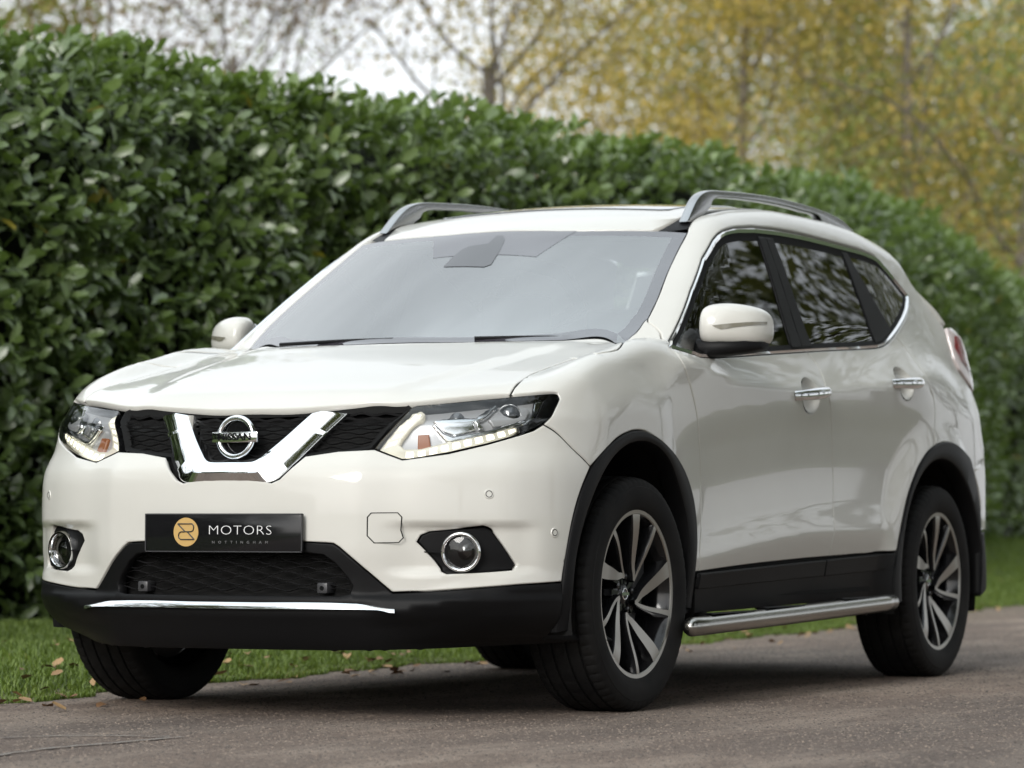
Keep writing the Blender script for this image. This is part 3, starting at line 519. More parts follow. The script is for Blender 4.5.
def grid_mesh(name, xs, tf, y0f, y1f, zf, m, cols=None):
    T = np.array(tf); X, TT = np.meshgrid(xs, T, indexing='ij'); Y = y0f(X) + (y1f(X) - y0f(X)) * TT
    Z = zf(X, Y); V = np.c_[X.ravel(), Y.ravel(), Z.ravel()]; n = len(T)
    F = [(i * n + j, (i + 1) * n + j, (i + 1) * n + j + 1, i * n + j + 1) for i in range(len(xs) - 1) for j in range(n - 1)]
    mb = MB(); mb.add(V, F); o = mb.build(name, m, None)
    if V[F[0][0]] is not None:
        me = o.data
        if me.polygons[0].normal.z < 0: me.flip_normals()
    return o
# far land
GRASSG = mat('turf_soil', (.055, .075, .022), .95); noise_color(GRASSG, 1.5, (.045, .055, .020), (.075, .085, .03))
mb = MB(); mb.add([(-1500, -1500, -.06), (1500, -1500, -.06), (1500, 1500, -.06), (-1500, 1500, -.06)], [(0, 1, 2, 3)])
tag(mb.build('ground', GRASSG, None), kind='structure')
# road
ROAD = mat('asphalt', (.09, .075, .068), .85, spec=.3)
def road_material(m):
    n, l, b = nodes(m)
    tc = n.new('ShaderNodeTexCoord')
    def noise(scale, detail, rough=.55, vec=None, sx=None):
        t = n.new('ShaderNodeTexNoise'); t.inputs['Scale'].default_value = scale; t.inputs['Detail'].default_value = detail; t.inputs['Roughness'].default_value = rough
        src = tc.outputs['Object']
        if sx:
            mp = n.new('ShaderNodeMapping'); mp.inputs['Scale'].default_value = sx; mp.inputs['Rotation'].default_value = (0, 0, R(27)); l.new(src, mp.inputs['Vector']); src = mp.outputs[0]
        l.new(src, t.inputs['Vector']); return t.outputs['Fac']
    def ramp(v, a, b_, c0=(0, 0, 0), c1=(1, 1, 1)):
        r = n.new('ShaderNodeValToRGB'); r.color_ramp.elements[0].position = a; r.color_ramp.elements[1].position = b_
        r.color_ramp.elements[0].color = (*c0, 1); r.color_ramp.elements[1].color = (*c1, 1); l.new(v, r.inputs['Fac']); return r.outputs[0]
    def mix(f, a, b_, mode='MIX'):
        x = n.new('ShaderNodeMix'); x.data_type = 'RGBA'; x.blend_type = mode
        if isinstance(f, (int, float)): x.inputs[0].default_value = f
        else: l.new(f, x.inputs[0])
        for s, v in ((6, a), (7, b_)):
            if isinstance(v, tuple): x.inputs[s].default_value = (*v, 1)
            else: l.new(v, x.inputs[s])
        return x.outputs[2]
    vo = n.new('ShaderNodeTexVoronoi'); vo.inputs['Scale'].default_value = 130; l.new(tc.outputs['Object'], vo.inputs['Vector'])
    stone = ramp(vo.outputs['Color'], .05, .95, (.060, .049, .045), (.38, .275, .215))
    clot = ramp(noise(42, 9, .82), .34, .66, (.035, .030, .028), (.40, .31, .25)); stone = mix(.55, stone, clot)
    base = mix(.30, stone, ramp(noise(240, 3), .3, .7, (.07, .058, .054), (.34, .25, .19)))
    worn = ramp(noise(1.3, 7, .66, sx=(.6, 2.0, 1)), .47, .60)
    base = mix(worn, base, mix(.62, base, (.40, .325, .265)))
    dark = ramp(noise(.55, 4, .5, sx=(.6, 1.6, 1)), .40, .62)
    base = mix(dark, mix(.45, base, (.050, .048, .050)), base)
    geo = n.new('ShaderNodeAttribute'); geo.attribute_name = 'edge'
    add = n.new('ShaderNodeMath'); add.operation = 'ADD'; l.new(geo.outputs['Fac'], add.inputs[0])
    nn = n.new('ShaderNodeMath'); nn.operation = 'MULTIPLY_ADD'; nn.inputs[1].default_value = .55; nn.inputs[2].default_value = -.27; l.new(noise(5, 6, .7), nn.inputs[0]); l.new(nn.outputs[0], add.inputs[1])
    grit = ramp(noise(55, 5, .7), .35, .7, (.10, .08, .06), (.36, .29, .22))
    base = mix(ramp(add.outputs[0], .05, .42), grit, base)
    l.new(base, b.inputs['Base Color'])
    bp = n.new('ShaderNodeBump'); bp.inputs['Strength'].default_value = .8; bp.inputs['Distance'].default_value = .014
    l.new(noise(60, 8, .8), bp.inputs['Height']); l.new(bp.outputs[0], b.inputs['Normal'])
road_material(ROAD)
xs = np.r_[np.arange(-60, -20, .5), np.arange(-20, 6, .12), np.arange(6, 31, .5)]
tfr = np.r_[np.linspace(0, .06, 9), np.linspace(.09, 1, 26)]
rnd = lambda x: .05 * np.sin(x * 3.1) + .04 * np.sin(x * 7.7 + 1) + .025 * np.sin(x * 17 + 2)
road = grid_mesh('road', xs, tfr, lambda x: road_edge(x) + rnd(x), lambda x: road_edge(x) + 6.6, lambda x, y: 0 * x, ROAD)
V = np.array([v.co[:] for v in road.data.vertices]); at = road.data.attributes.new('edge', 'FLOAT', 'POINT')
e = V[:, 1] - road_edge(V[:, 0]); wid = .30 + 1.5 * sstep(-V[:, 0], 4, 10); at.data.foreach_set('value', np.clip(e / wid, 0, 1).astype(np.float32)); tag(road, kind='structure')
# cracks sealed in the tarmac
CRACK = mat('road_crack', (.22, .20, .18), .9)
def crack(pts, w):
    pts = catmull(np.array(pts), .05); P = pts + RNG.normal(0, .006, pts.shape); t = np.gradient(P, axis=0); t /= np.linalg.norm(t, axis=1, keepdims=True); nn = np.c_[-t[:, 1], t[:, 0]]
    ww = w * (.5 + RNG.random(len(P)))[:, None]; A = P + nn * ww; B = P - nn * ww
    k = len(P); mb = MB(); mb.add([(a[0], a[1], .004) for a in A] + [(b[0], b[1], .004) for b in B], [(k + i, k + i + 1, i + 1, i) for i in range(k - 1)]); o = mb.build('road_crack', CRACK, None, fix=False)
    if o.data.polygons[0].normal.z < 0: o.data.flip_normals()
    tag(o, kind='structure')
crack([(2.10, -.10), (1.85, .05), (1.78, .20), (1.75, .33)], .008); crack([(2.75, .40), (2.35, .32), (1.95, .35), (1.74, .36)], .008)
# loose chippings and stones standing proud of the worn surface
GRIT = mat('road_grit', (.2, .17, .15), .8)
def grit(n, x0, x1, y0, y1, s0, s1):
    x = RNG.uniform(x0, x1, n); y = RNG.uniform(y0, y1, n); keep = y > road_edge(x) - .02; x, y = x[keep], y[keep]; n = len(x)
    s = RNG.uniform(s0, s1, n); a = RNG.random(n) * 6.283; e = .7 + .6 * RNG.random(n)
    ca, sa = np.cos(a) * s, np.sin(a) * s; z = .0 * x; h = s * RNG.uniform(.25, .6, n)
    V = np.stack([np.c_[x + ca, y + sa, z], np.c_[x - sa * e, y + ca * e, z], np.c_[x - ca, y - sa, z], np.c_[x + sa * e, y - ca * e, z], np.c_[x + ca * .25, y + sa * .25, h], np.c_[x - ca * .3, y + sa * .2, h * .9]], 1).reshape(-1, 3)
    i = np.arange(n)[:, None] * 6; T = np.vstack([i + [0, 1, 4], i + [1, 5, 4], i + [1, 2, 5], i + [2, 3, 5], i + [3, 4, 5], i + [3, 0, 4]])
    return V, T, np.repeat(RNG.random(n), 6)
gs = [grit(36000, -.6, 3.4, -1.1, 3.2, .0022, .0055), grit(32000, -7, -.6, -1.5, 3.0, .003, .007), grit(10000, -14, -7, -2.5, 2.0, .004, .009)]
off_ = np.cumsum([0] + [len(g_[0]) for g_ in gs[:-1]])
# verge with turf, soil line
VERGE = mat('verge_turf', (.05, .07, .02), .95); vr = noise_color(VERGE, 6, (.035, .05, .014), (.07, .10, .03))
def soil_edge():
    n, l, b = nodes(VERGE); a = n.new('ShaderNodeAttribute'); a.attribute_name = 'edge'; t = n.new('ShaderNodeTexNoise'); t.inputs['Scale'].default_value = 30; t.inputs['Detail'].default_value = 8; tc = n.new('ShaderNodeTexCoord'); l.new(tc.outputs['Object'], t.inputs['Vector'])
    r = n.new('ShaderNodeValToRGB'); r.color_ramp.elements[0].color = (.055, .040, .028, 1); r.color_ramp.elements[1].color = (.30, .235, .165, 1); r.color_ramp.elements[0].position = .35; r.color_ramp.elements[1].position = .68; l.new(t.outputs['Fac'], r.inputs['Fac'])
    x = n.new('ShaderNodeMix'); x.data_type = 'RGBA'; l.new(a.outputs['Fac'], x.inputs[0]); l.new(r.outputs[0], x.inputs[6]); l.new(vr.outputs[0], x.inputs[7]); l.new(x.outputs[2], b.inputs['Base Color'])
soil_edge()
vg = grid_mesh('grass_verge', xs, np.r_[np.linspace(0, .2, 10), np.linspace(.25, 1, 14)], lambda x: road_edge(x) + .04 + rnd(x) * .8, lambda x: hedge_front(x) - 3.0, lambda x, y: verge_z(x, y), VERGE); tag(vg, kind='structure')
V = np.array([v.co[:] for v in vg.data.vertices]); at = vg.data.attributes.new('edge', 'FLOAT', 'POINT'); at.data.foreach_set('value', np.clip((road_edge(V[:, 0]) - V[:, 1]) / .16, 0, 1).astype(np.float32))
vo_ = grid_mesh('grass_verge', xs, np.linspace(0, 1, 8), lambda x: road_edge(x) + 6.5, lambda x: road_edge(x) + 26, lambda x, y: .02 + .3 * sstep(y - road_edge(x), 7, 14), VERGE); tag(vo_, kind='structure'); at = vo_.data.attributes.new('edge', 'FLOAT', 'POINT'); at.data.foreach_set('value', np.ones(len(vo_.data.vertices), np.float32))
def attr_color(m, attr, c0, c1, rough, spec=.5, trans=0, c2=None):
    n, l, b = nodes(m); a = n.new('ShaderNodeAttribute'); a.attribute_name = attr
    r = n.new('ShaderNodeValToRGB'); r.color_ramp.elements[0].color = (*c0, 1); r.color_ramp.elements[1].color = (*c1, 1)
    if c2: e = r.color_ramp.elements.new(.93); e.color = (*c1, 1); r.color_ramp.elements[-1].color = (*c2, 1)
    l.new(a.outputs['Fac'], r.inputs['Fac']); l.new(r.outputs[0], b.inputs['Base Color']); b.inputs['Roughness'].default_value = rough; b.inputs['Specular IOR Level'].default_value = spec
    if trans:
        out = n['Material Output']; t = n.new('ShaderNodeBsdfTranslucent'); mx = n.new('ShaderNodeMixShader'); mx.inputs[0].default_value = trans
        g = n.new('ShaderNodeMix'); g.data_type = 'RGBA'; g.blend_type = 'MULTIPLY'; g.inputs[0].default_value = 1; g.inputs[7].default_value = (1.5, 1.6, .6, 1)
        l.new(r.outputs[0], g.inputs[6]); l.new(g.outputs[2], t.inputs[0]); l.new(b.outputs[0], mx.inputs[1]); l.new(t.outputs[0], mx.inputs[2]); l.new(mx.outputs[0], out.inputs['Surface'])
def fast_mesh(name, V, Q, m, parent=None, attr=None, smooth=True):
    """V (n,3), Q (f,k) with k constant"""
    me = bpy.data.meshes.new(name); me.vertices.add(len(V)); me.vertices.foreach_set('co', np.ascontiguousarray(V, np.float32).ravel())
    k = Q.shape[1]; me.loops.add(Q.size); me.loops.foreach_set('vertex_index', np.ascontiguousarray(Q, np.int32).ravel())
    me.polygons.add(len(Q)); me.polygons.foreach_set('loop_start', np.arange(len(Q), dtype=np.int32) * k)
    me.update(calc_edges=True); me.materials.append(m)
    if smooth: me.polygons.foreach_set('use_smooth', np.ones(len(Q), bool))
    if attr is not None: a = me.attributes.new('tone', 'FLOAT', 'POINT'); a.data.foreach_set('value', np.ascontiguousarray(attr, np.float32))
    return link(bpy.data.objects.new(name, me), parent)
attr_color(GRIT, 'tone', (.05, .042, .036), (.27, .21, .165), .8)
tag(fast_mesh('road_grit', np.vstack([g_[0] for g_ in gs]), np.vstack([g_[1] + o_ for g_, o_ in zip(gs, off_)]), GRIT, None, np.concatenate([g_[2] for g_ in gs]), smooth=False), kind='stuff')
def frames(D, U):
    D = D / np.linalg.norm(D, axis=1, keepdims=True); S_ = np.cross(D, U); S_ /= np.linalg.norm(S_, axis=1, keepdims=True) + 1e-9
    return D, S_, np.cross(S_, D)
# grass blades
GRASS = mat('grass', (.06, .1, .02), .6); attr_color(GRASS, 'tone', (.06, .095, .018), (.19, .26, .06), .55, .4, .25, (.24, .20, .08))
def blades(n, xr, dmax, hmin, hmax, name):
    x = xr[0] + (xr[1] - xr[0]) * RNG.random(n); d = dmax * RNG.random(n) ** 1.7 - .03; y = road_edge(x) + .02 + .8 * rnd(x) - d
    keep = (y > hedge_front(x) - .8) & (np.sin(x * 2.3 + 3 * np.sin(y * 2)) + RNG.normal(0, 1, n) > -1.6); x, y, d = x[keep], y[keep], d[keep]; n = len(x)
    B = np.c_[x, y, verge_z(x, y) - .006]; h = (hmin + (hmax - hmin) * RNG.random(n)) * (.55 + .45 * sstep(d, .0, .25)); a = RNG.random(n) * 6.283
    lean = np.c_[np.cos(a), np.sin(a), np.zeros(n)] * (h * (.2 + .7 * RNG.random(n)))[:, None]; w = .0022 + .0018 * RNG.random(n)
    sd_ = np.c_[-np.sin(a), np.cos(a), np.zeros(n)] * w[:, None]; up_ = np.c_[np.zeros(n), np.zeros(n), h]
    V = np.stack([B - sd_, B + sd_, B + lean * .4 + up_ * .62 + sd_ * .8, B + lean * .4 + up_ * .62 - sd_ * .8, B + lean + up_], 1)
    i = np.arange(n)[:, None] * 5; T = np.vstack([i + [0, 1, 2], i + [0, 2, 3], i + [3, 2, 4]])
    tone = np.repeat(np.clip(RNG.beta(2, 2.2, n) + .1 * np.sin(x * 3) * np.sin(y * 4), 0, 1), 5)
    tag(fast_mesh(name, V.reshape(-1, 3), T, GRASS, None, tone), kind='stuff')
blades(150000, (-9, 1.6), 3.6, .02, .05, 'grass'); blades(70000, (-26, -9), 3.6, .04, .10, 'grass'); blades(40000, (1.6, 8), 3.6, .02, .05, 'grass')
# fallen leaves on the verge and the road's edge
DEADL = mat('fallen_leaf', (.2, .1, .04), .7); attr_color(DEADL, 'tone', (.13, .06, .025), (.38, .24, .11), .7)
def leaf_mesh(P, D, U, L, Wd, fold, curl):
    """six-point folded leaves: base, left, right, mid rib, tip"""
    n = len(P); D, S_, N_ = frames(D, U); L = L[:, None]; Wd = Wd[:, None]; fold = fold[:, None]; curl = curl[:, None]
    b = P; c1 = P + D * L * .36 - N_ * curl * L * .02; c2 = P + D * L * .80 - N_ * curl * L * .13; t = P + D * L - N_ * curl * L * .26
    l1 = c1 + S_ * Wd * .5 + N_ * fold * Wd; r1 = c1 - S_ * Wd * .5 + N_ * fold * Wd; l2 = c2 + S_ * Wd * .44 + N_ * fold * Wd * .9; r2 = c2 - S_ * Wd * .44 + N_ * fold * Wd * .9
    V = np.stack([b, l1, c1, r1, l2, c2, r2, t], 1).reshape(-1, 3); i = np.arange(n)[:, None] * 8
    Q = np.vstack([i + [0, 2, 1], i + [0, 3, 2], i + [1, 2, 5], i + [1, 5, 4], i + [2, 3, 6], i + [2, 6, 5], i + [4, 5, 7], i + [5, 6, 7]])
    return V, Q
n = 520; x = np.r_[RNG.uniform(-12, 1.2, n - 120), RNG.uniform(-20, -8, 120)]; y = road_edge(x) + np.r_[RNG.normal(-.05, .22, n - 220), RNG.uniform(-2.5, .2, 220)]
z = np.where(y < road_edge(x) + .03, verge_z(x, y) + .028, .006); a = RNG.random(n) * 6.283
D = np.c_[np.cos(a), np.sin(a), RNG.normal(0, .18, n)]; U = np.c_[RNG.normal(0, .25, n), RNG.normal(0, .25, n), np.ones(n)]
V, Q = leaf_mesh(np.c_[x, y, z], D, U, .03 + .04 * RNG.random(n), .02 + .022 * RNG.random(n), .1 + .12 * RNG.random(n), RNG.normal(0, .8, n))
tag(fast_mesh('fallen_leaves', V, Q, DEADL, None, np.repeat(RNG.random(n), 8)), kind='stuff')
# ================================================================ laurel hedge
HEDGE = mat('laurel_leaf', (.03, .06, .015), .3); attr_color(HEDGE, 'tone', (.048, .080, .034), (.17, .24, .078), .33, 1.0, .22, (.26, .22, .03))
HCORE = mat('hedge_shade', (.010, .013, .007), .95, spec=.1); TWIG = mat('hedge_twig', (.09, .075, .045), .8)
hedge = empty('laurel_hedge', (-8, -4.3, 0)); tag(hedge, 'tall clipped laurel hedge with glossy dark green leaves running along the road behind the car', 'hedge')
hedge_inv = Matrix.Translation((8, 4.3, 0))
def htop(x): return cub(x, [-60, -40, -24, -18, -11.5, -8, -4.6, -3.4, 0, 12], [2.95, 2.95, 2.95, 3.02, 2.99, 2.90, 2.92, 3.00, 3.0, 3.0]) + .025 * np.sin(x * 1.9) + .02 * np.sin(x * 4.3 + 1)
def hbump(x, z): return .09 * np.sin(x * 1.3 + 2 * np.sin(z * 1.1)) * np.sin(z * 1.7 + x * .4) + .06 * np.sin(x * 3.7 + z * 2.9)
def sub(o): o.parent = hedge; o.matrix_parent_inverse = hedge_inv; return o
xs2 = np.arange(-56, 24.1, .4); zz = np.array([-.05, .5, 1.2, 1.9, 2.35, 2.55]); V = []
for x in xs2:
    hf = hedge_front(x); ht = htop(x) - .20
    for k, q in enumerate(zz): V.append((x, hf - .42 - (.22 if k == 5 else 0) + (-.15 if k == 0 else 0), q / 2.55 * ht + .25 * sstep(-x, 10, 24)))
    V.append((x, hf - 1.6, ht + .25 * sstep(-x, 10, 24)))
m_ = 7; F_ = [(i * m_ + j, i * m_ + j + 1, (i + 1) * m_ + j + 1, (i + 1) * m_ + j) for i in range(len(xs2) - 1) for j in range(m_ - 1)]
mb = MB(); mb.add(V, F_); sub(mb.build('hedge_shade_core', HCORE, None, fix=False))  # near-black sheet behind the leaves, its colour stands in for inner shade
def hedge_leaves():
    Ps = []; Ds = []; Us = []; Ls = []; tone = []
    segs = [(-7.5, 1, 1050), (1, 24, 120), (-14, -7.5, 850), (-34, -14, 480), (-56, -34, 110)]
    for x0, x1, den in segs:
        ns = int((x1 - x0) * 3.15 * den / 6.0)
        x = RNG.uniform(x0, x1, ns); z = RNG.random(ns) ** .92 * 1.0
        ht = htop(x); zz_ = z * ht; top = RNG.random(ns) < .22
        off = hbump(x, zz_) + RNG.normal(0, .05, ns) - .06
        slope = (hedge_front(x + .1) - hedge_front(x - .1)) / .2
        nrm = np.c_[-slope, np.ones(ns), np.zeros(ns)]; nrm /= np.linalg.norm(nrm, axis=1, keepdims=True)
        rl = np.clip((zz_ - (ht - .45)) / .45, 0, 1)                # rounded shoulder at the top
        back = .26 * rl ** 2
        P = np.c_[x, hedge_front(x) + off - back - .25 * sstep(-zz_, -.5, 0), zz_ + .25 * sstep(-x, 10, 24)]
        P[top] = np.c_[x[top], hedge_front(x[top]) - .2 - RNG.random(top.sum()) * 1.3, ht[top] - .05 - np.abs(RNG.normal(0, .04, top.sum())) + .25 * sstep(-x[top], 10, 24)]
        nrm = nrm + np.c_[0 * rl, 0 * rl, rl * 1.4 + .15]; nrm[top] = [0, .15, 1]
        sd = nrm + RNG.normal(0, .45, (ns, 3)) + [0, 0, .25]; sd /= np.linalg.norm(sd, axis=1, keepdims=True)
        st = RNG.random(ns)
        for k in range(6):                                          # six leaves round each shoot
            an = k * 2.4 + RNG.random(ns) * .8; ref = np.cross(sd, np.tile([.3, .2, 1.0], (ns, 1))); ref /= np.linalg.norm(ref, axis=1, keepdims=True); bi = np.cross(sd, ref)
            rad = ref * np.cos(an)[:, None] + bi * np.sin(an)[:, None]
            D = rad * (.95 - .08 * k) + sd * (.25 + .16 * k) + RNG.normal(0, .15, (ns, 3)) + [0, 0, -.10]
            U = sd * 1.0 - rad * .25 + [0, 0, .55] + RNG.normal(0, .22, (ns, 3))
            Ps.append(P + sd * (.022 * k - .05)); Ds.append(D); Us.append(U); Ls.append(.085 + .050 * RNG.random(ns))
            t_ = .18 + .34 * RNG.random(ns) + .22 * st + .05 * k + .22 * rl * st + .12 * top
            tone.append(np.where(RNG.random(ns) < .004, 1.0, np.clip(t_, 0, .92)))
    P, D, U = np.vstack(Ps), np.vstack(Ds), np.vstack(Us); L = np.concatenate(Ls); n = len(P)
    V, Q = leaf_mesh(P, D, U, L, L * (.36 + .09 * RNG.random(n)), .05 + .10 * RNG.random(n), .3 + .8 * RNG.random(n))
    return V, Q, np.repeat(np.concatenate(tone), 8)
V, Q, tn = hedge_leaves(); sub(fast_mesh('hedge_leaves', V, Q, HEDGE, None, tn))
mb = MB()
for k in range(420):
    x = RNG.uniform(-12, 3.5); z = RNG.uniform(.3, 2.5); y = hedge_front(x) + hbump(x, z) - .34
    d = Vector((RNG.normal(0, .35), .6, RNG.uniform(.2, 1.0))).normalized() * RNG.uniform(.15, .3); mb.tube([(x, y, z), Vector((x, y, z)) + d * .6, Vector((x, y, z)) + d * 1.0 + Vector((0, 0, .03))], [.004, .003, .002], 5, cap=False)
tag(sub(mb.build('hedge_twigs', TWIG, None, fix=False)), kind='stuff')
# ================================================================ trees
BARK = mat('bark', (.16, .14, .12), .9); noise_color(BARK, 6, (.12, .10, .085), (.24, .21, .18))
BARKD = mat('dark_bark', (.03, .027, .022), .9)
LEAFS = {}
for nm, c0, c1 in (('golden', (.17, .165, .050), (.58, .41, .11)), ('olive', (.12, .15, .045), (.30, .33, .11)), ('green', (.035, .045, .012), (.15, .15, .045)), ('russet', (.12, .07, .035), (.26, .17, .08)), ('lime', (.09, .10, .02), (.26, .24, .05))):
    LEAFS[nm] = mat('foliage_' + nm, c1, .55); attr_color(LEAFS[nm], 'tone', c0, c1, .5, .4, .3)
def tree(name, loc, height, trunk_r, label, leaf, nleaf, leaf_size, seed, group, spread=.45, first=.28, droop=0., levels=4, bark=None, lean=(0, 0), split=5, clear=0.0, tight=.6):
    rg = np.random.default_rng(seed); t = empty(name, loc); tag(t, label, 'tree', group); mb = MB(); tips = []
    def grow(p, d, L, r, lv):
        n = 6 if lv == 0 else 5; pts = [p]; q = Vector(p); dd = Vector(d)
        for i in range(n):
            dd = (dd + Vector(rg.normal(0, .02 if lv == 0 else .17, 3)) + Vector((0, 0, .04 if lv < 2 else -droop * .12 * lv))).normalized(); q = q + dd * (L / n); pts.append(q.copy())
        rr = np.linspace(r, r * .45, n + 1); mb.tube(pts, rr, 9 if lv == 0 else (6 if lv == 1 else 4), cap=False)
        if lv >= levels - 2:
            for s in range(1, n + 1): tips.append((pts[s].copy(), lv))
        if lv >= levels - 1: return
        k = split + (5 if lv == 0 else 0)
        for j in range(k):
            f = first + (1 - first) * (j + rg.random() * .8) / k if lv == 0 else .25 + .75 * (j + rg.random()) / k
            f = min(f, .999); i = int(f * n); u = pts[i].lerp(pts[i + 1], f * n - i); a = 2.4 * j + rg.random() * 1.2
            ax = Vector((math.cos(a), math.sin(a), 0)); nd = (dd * (1 - spread) + ax * spread * (1.3 if lv == 0 else 1.0) + Vector((0, 0, .28 - droop * .5))).normalized()
            grow(u, nd, L * (.62 if lv == 0 else .58) * (1.05 - .45 * f * (lv == 0)) * rg.uniform(.8, 1.15), max(r * (1 - .5 * f) * .40, .004), lv + 1)
    grow(Vector((0, 0, -.1)), Vector((lean[0], lean[1], 1)).normalized(), height * .78, trunk_r, 0)
    mb.build('trunk', bark or BARK, t, fix=False)
    if nleaf:
        TP = np.array([tuple(p) for p, _ in tips]); c = TP[rg.integers(0, len(TP), nleaf)]
        P = c + rg.normal(0, tight * height * .045, (nleaf, 3)); P[:, 2] -= droop * np.abs(rg.normal(0, .35, nleaf)); P = P[P[:, 2] > clear]; nl = len(P)
        D = rg.normal(0, 1, (nl, 3)) + [0, 0, -droop]; U = rg.normal(0, .6, (nl, 3)) + [0, 0, 1]; D, S_, N_ = frames(D, U)
        L = leaf_size * (.6 + .8 * rg.random(nl))[:, None]; W_ = L * .62
        V = np.stack([P, P + D * L * .5 + S_ * W_ * .5, P + D * L, P + D * L * .5 - S_ * W_ * .5], 1).reshape(-1, 3); i = np.arange(nl)[:, None] * 4
        clump = np.sin(P[:, 0] * 1.1) * np.sin(P[:, 1] * 1.3 + 1) * np.sin(P[:, 2] * .9)
        fast_mesh('crown', V, i + [0, 1, 2, 3], LEAFS[leaf], t, np.repeat(np.clip(.5 + .3 * clump + rg.normal(0, .2, nl), 0, 1), 4), smooth=False)
    return t
CX_, CY_ = 9.745, 5.206
def bearing(u, d): a = yaw - math.atan((u - 512) / 3579.5); return (CX_ + d * math.cos(a), CY_ + d * math.sin(a), 0)
G1 = 'autumn trees beyond the hedge'
tree('bare_tree', bearing(214, 44), 8.2, .10, 'nearly bare brown tree left of centre with thin rising twigs beyond the hedge', 'russet', 9000, .075, 11, G1, .42, .66, 0, 5, split=4)
tree('bare_tree', bearing(95, 50), 11, .07, 'thin bare tree with olive twigs near the left end beyond the hedge', 'olive', 6500, .075, 12, G1, .45, .2, 0, 5, split=3)
tree('lime_tree', bearing(5, 50), 8, .12, 'yellow green leafy tree at the far left edge above the hedge', 'lime', 7000, .15, 13, G1, .55, .15, .1, 4)
tree('forked_tree', bearing(502, 46), 8.4, .15, 'sparse tree with a stout trunk right behind the hedge above the car roof', 'golden', 8000, .08, 24, G1, .52, .72, 0, 5, split=3)
tree('birch_tree', bearing(735, 62), 14, .15, 'large golden birch with hanging foliage over the near roof rail', 'golden', 42000, .105, 15, G1, .45, .1, .8, 4, split=6)
tree('birch_tree', bearing(825, 66), 15, .16, 'olive gold drooping birch above the rear end of the near roof rail', 'olive', 42000, .11, 16, G1, .45, .1, .9, 4, split=6)
tree('birch_tree', bearing(905, 60), 13, .14, 'yellowing birch with gaps of pale sky above the rear lamp', 'golden', 30000, .10, 18, G1, .45, .12, .8, 4, split=6)
tree('leaning_birch', bearing(1000, 58), 14, .12, 'birch with a dark slender leaning trunk at the right edge', 'olive', 24000, .10, 19, G1, .42, .25, .7, 4, bark=BARK, lean=(.02, .08))
tree('birch_tree', bearing(1065, 80), 15, .17, 'golden brown birch low at the right edge behind the hedge end', 'golden', 30000, .13, 20, G1, .5, .06, .8, 4, split=7)
tree('round_tree', bearing(960, 100), 15, .2, 'broad pale olive tree furthest away between the right birches', 'olive', 18000, .19, 21, G1, .5, .08, .4, 4, split=7)
tree('round_tree', bearing(790, 105), 17, .2, 'broad pale golden tree furthest away behind the olive birch', 'golden', 18000, .19, 22, G1, .5, .08, .4, 4, split=7)
tree('round_tree', bearing(625, 95), 9, .14, 'low russet orange tree far away right of the stout trunk', 'russet', 5000, .2, 23, G1, .5, .08, .3, 4, split=6)
# trees across the road: they show in the paint and the side windows
G2 = 'broad trees across the road'
for i, (x, y, h_, sd_) in enumerate(((-2, 8.3, 12, 31), (-9, 8.6, 13, 32), (-17, 9.2, 13, 33), (-26, 9.5, 13, 34), (4.5, 8.8, 12, 40), (-38, 6.5, 14, 35), (-47, 2, 14, 36), (10, 15, 12, 38), (18, 15, 13, 39))):
    tree('oak_tree', (x, y, 0), h_, .32, 'broad dark green tree across the road reflected in the side windows', 'green', (17000, 17000, 11000, 7000, 17000, 8000, 8000, 17000, 17000)[i], .22, sd_, G2, .58, .22, .15, 4, bark=BARKD, split=6, tight=.8)

for x, y, h_, sd_ in ((10, -9.5, 12, 41), (19, -8.5, 13, 42)):
    tree('lane_tree', (x, y, 0), h_, .3, 'dark green tree behind the hedge mirrored in the chrome grille', 'green', 8000, .24, sd_, G2 + ' and hedge', .58, .2, .15, 4, bark=BARKD, split=6, tight=.9)
# ================================================================ the car
car = empty('parked_car', (0, 0, CAR_Z))
tag(car, 'pearl white family SUV with lit headlights and a chrome grille parked on the road', 'car')
def both(o):
    return o, mirror_obj(o)
def fog_scoop(P, N):
    a = np.abs(P[:, 1]); z = P[:, 2]
    d = .021 * sstep(a, .45, .57) * (1 - sstep(a, .79, .85)) * sstep(z, .418, .440) * (1 - sstep(z, .552, .565))
    d = np.where(P[:, 0] > .5, d, 0)
    return P - np.c_[d, d * 0, d * 0]
panel('hood', 'bonnet', PAINT, car, h=.03)
bumper = panel('bumper', 'front_bumper', PAINT, car, fn=fog_scoop, h=.0125)
fender = panel('fender', 'front_wing', PAINT, car, h=.017); both(fender)
def surf_y(P):
    O = P.copy(); O[:, 1] = .2; D = np.zeros_like(P); D[:, 1] = 1
    return march(O, D, .1, 1.0)
def cup_loop(key, s=1.0):
    q = np.array(MISC[key]); cx, cz = (q[2][0] + q[1 - 1][0]) / 2, (q[3][2] + q[4][2]) / 2
    return np.array([[cx + .080 * s * math.cos(t), .9, cz + .058 * s * math.sin(t)] for t in np.linspace(0, 2 * math.pi, 40, endpoint=False)])
def door(key, name, hk):
    mode, lp, hs = pan_loop(key); return patch(name, mode, lp, [drop('S', surf_y(cup_loop(hk)))], PAINT, car, h=.019)
fd = door('front_door', 'front_door', 'handle1'); rd = door('rear_door', 'rear_door', 'handle2')
bs = panel('body_side', 'roof_pillar_frame', PAINT, car, h=.018); both(bs)
rbp = panel('rear_bumper', 'rear_bumper_corner', PAINT, car, h=.025); both(rbp)
pt = panel('body_side', 'pillar_trim', LININ, car, h=.05, off=-.035, flange=0, gap=.004); both(pt)
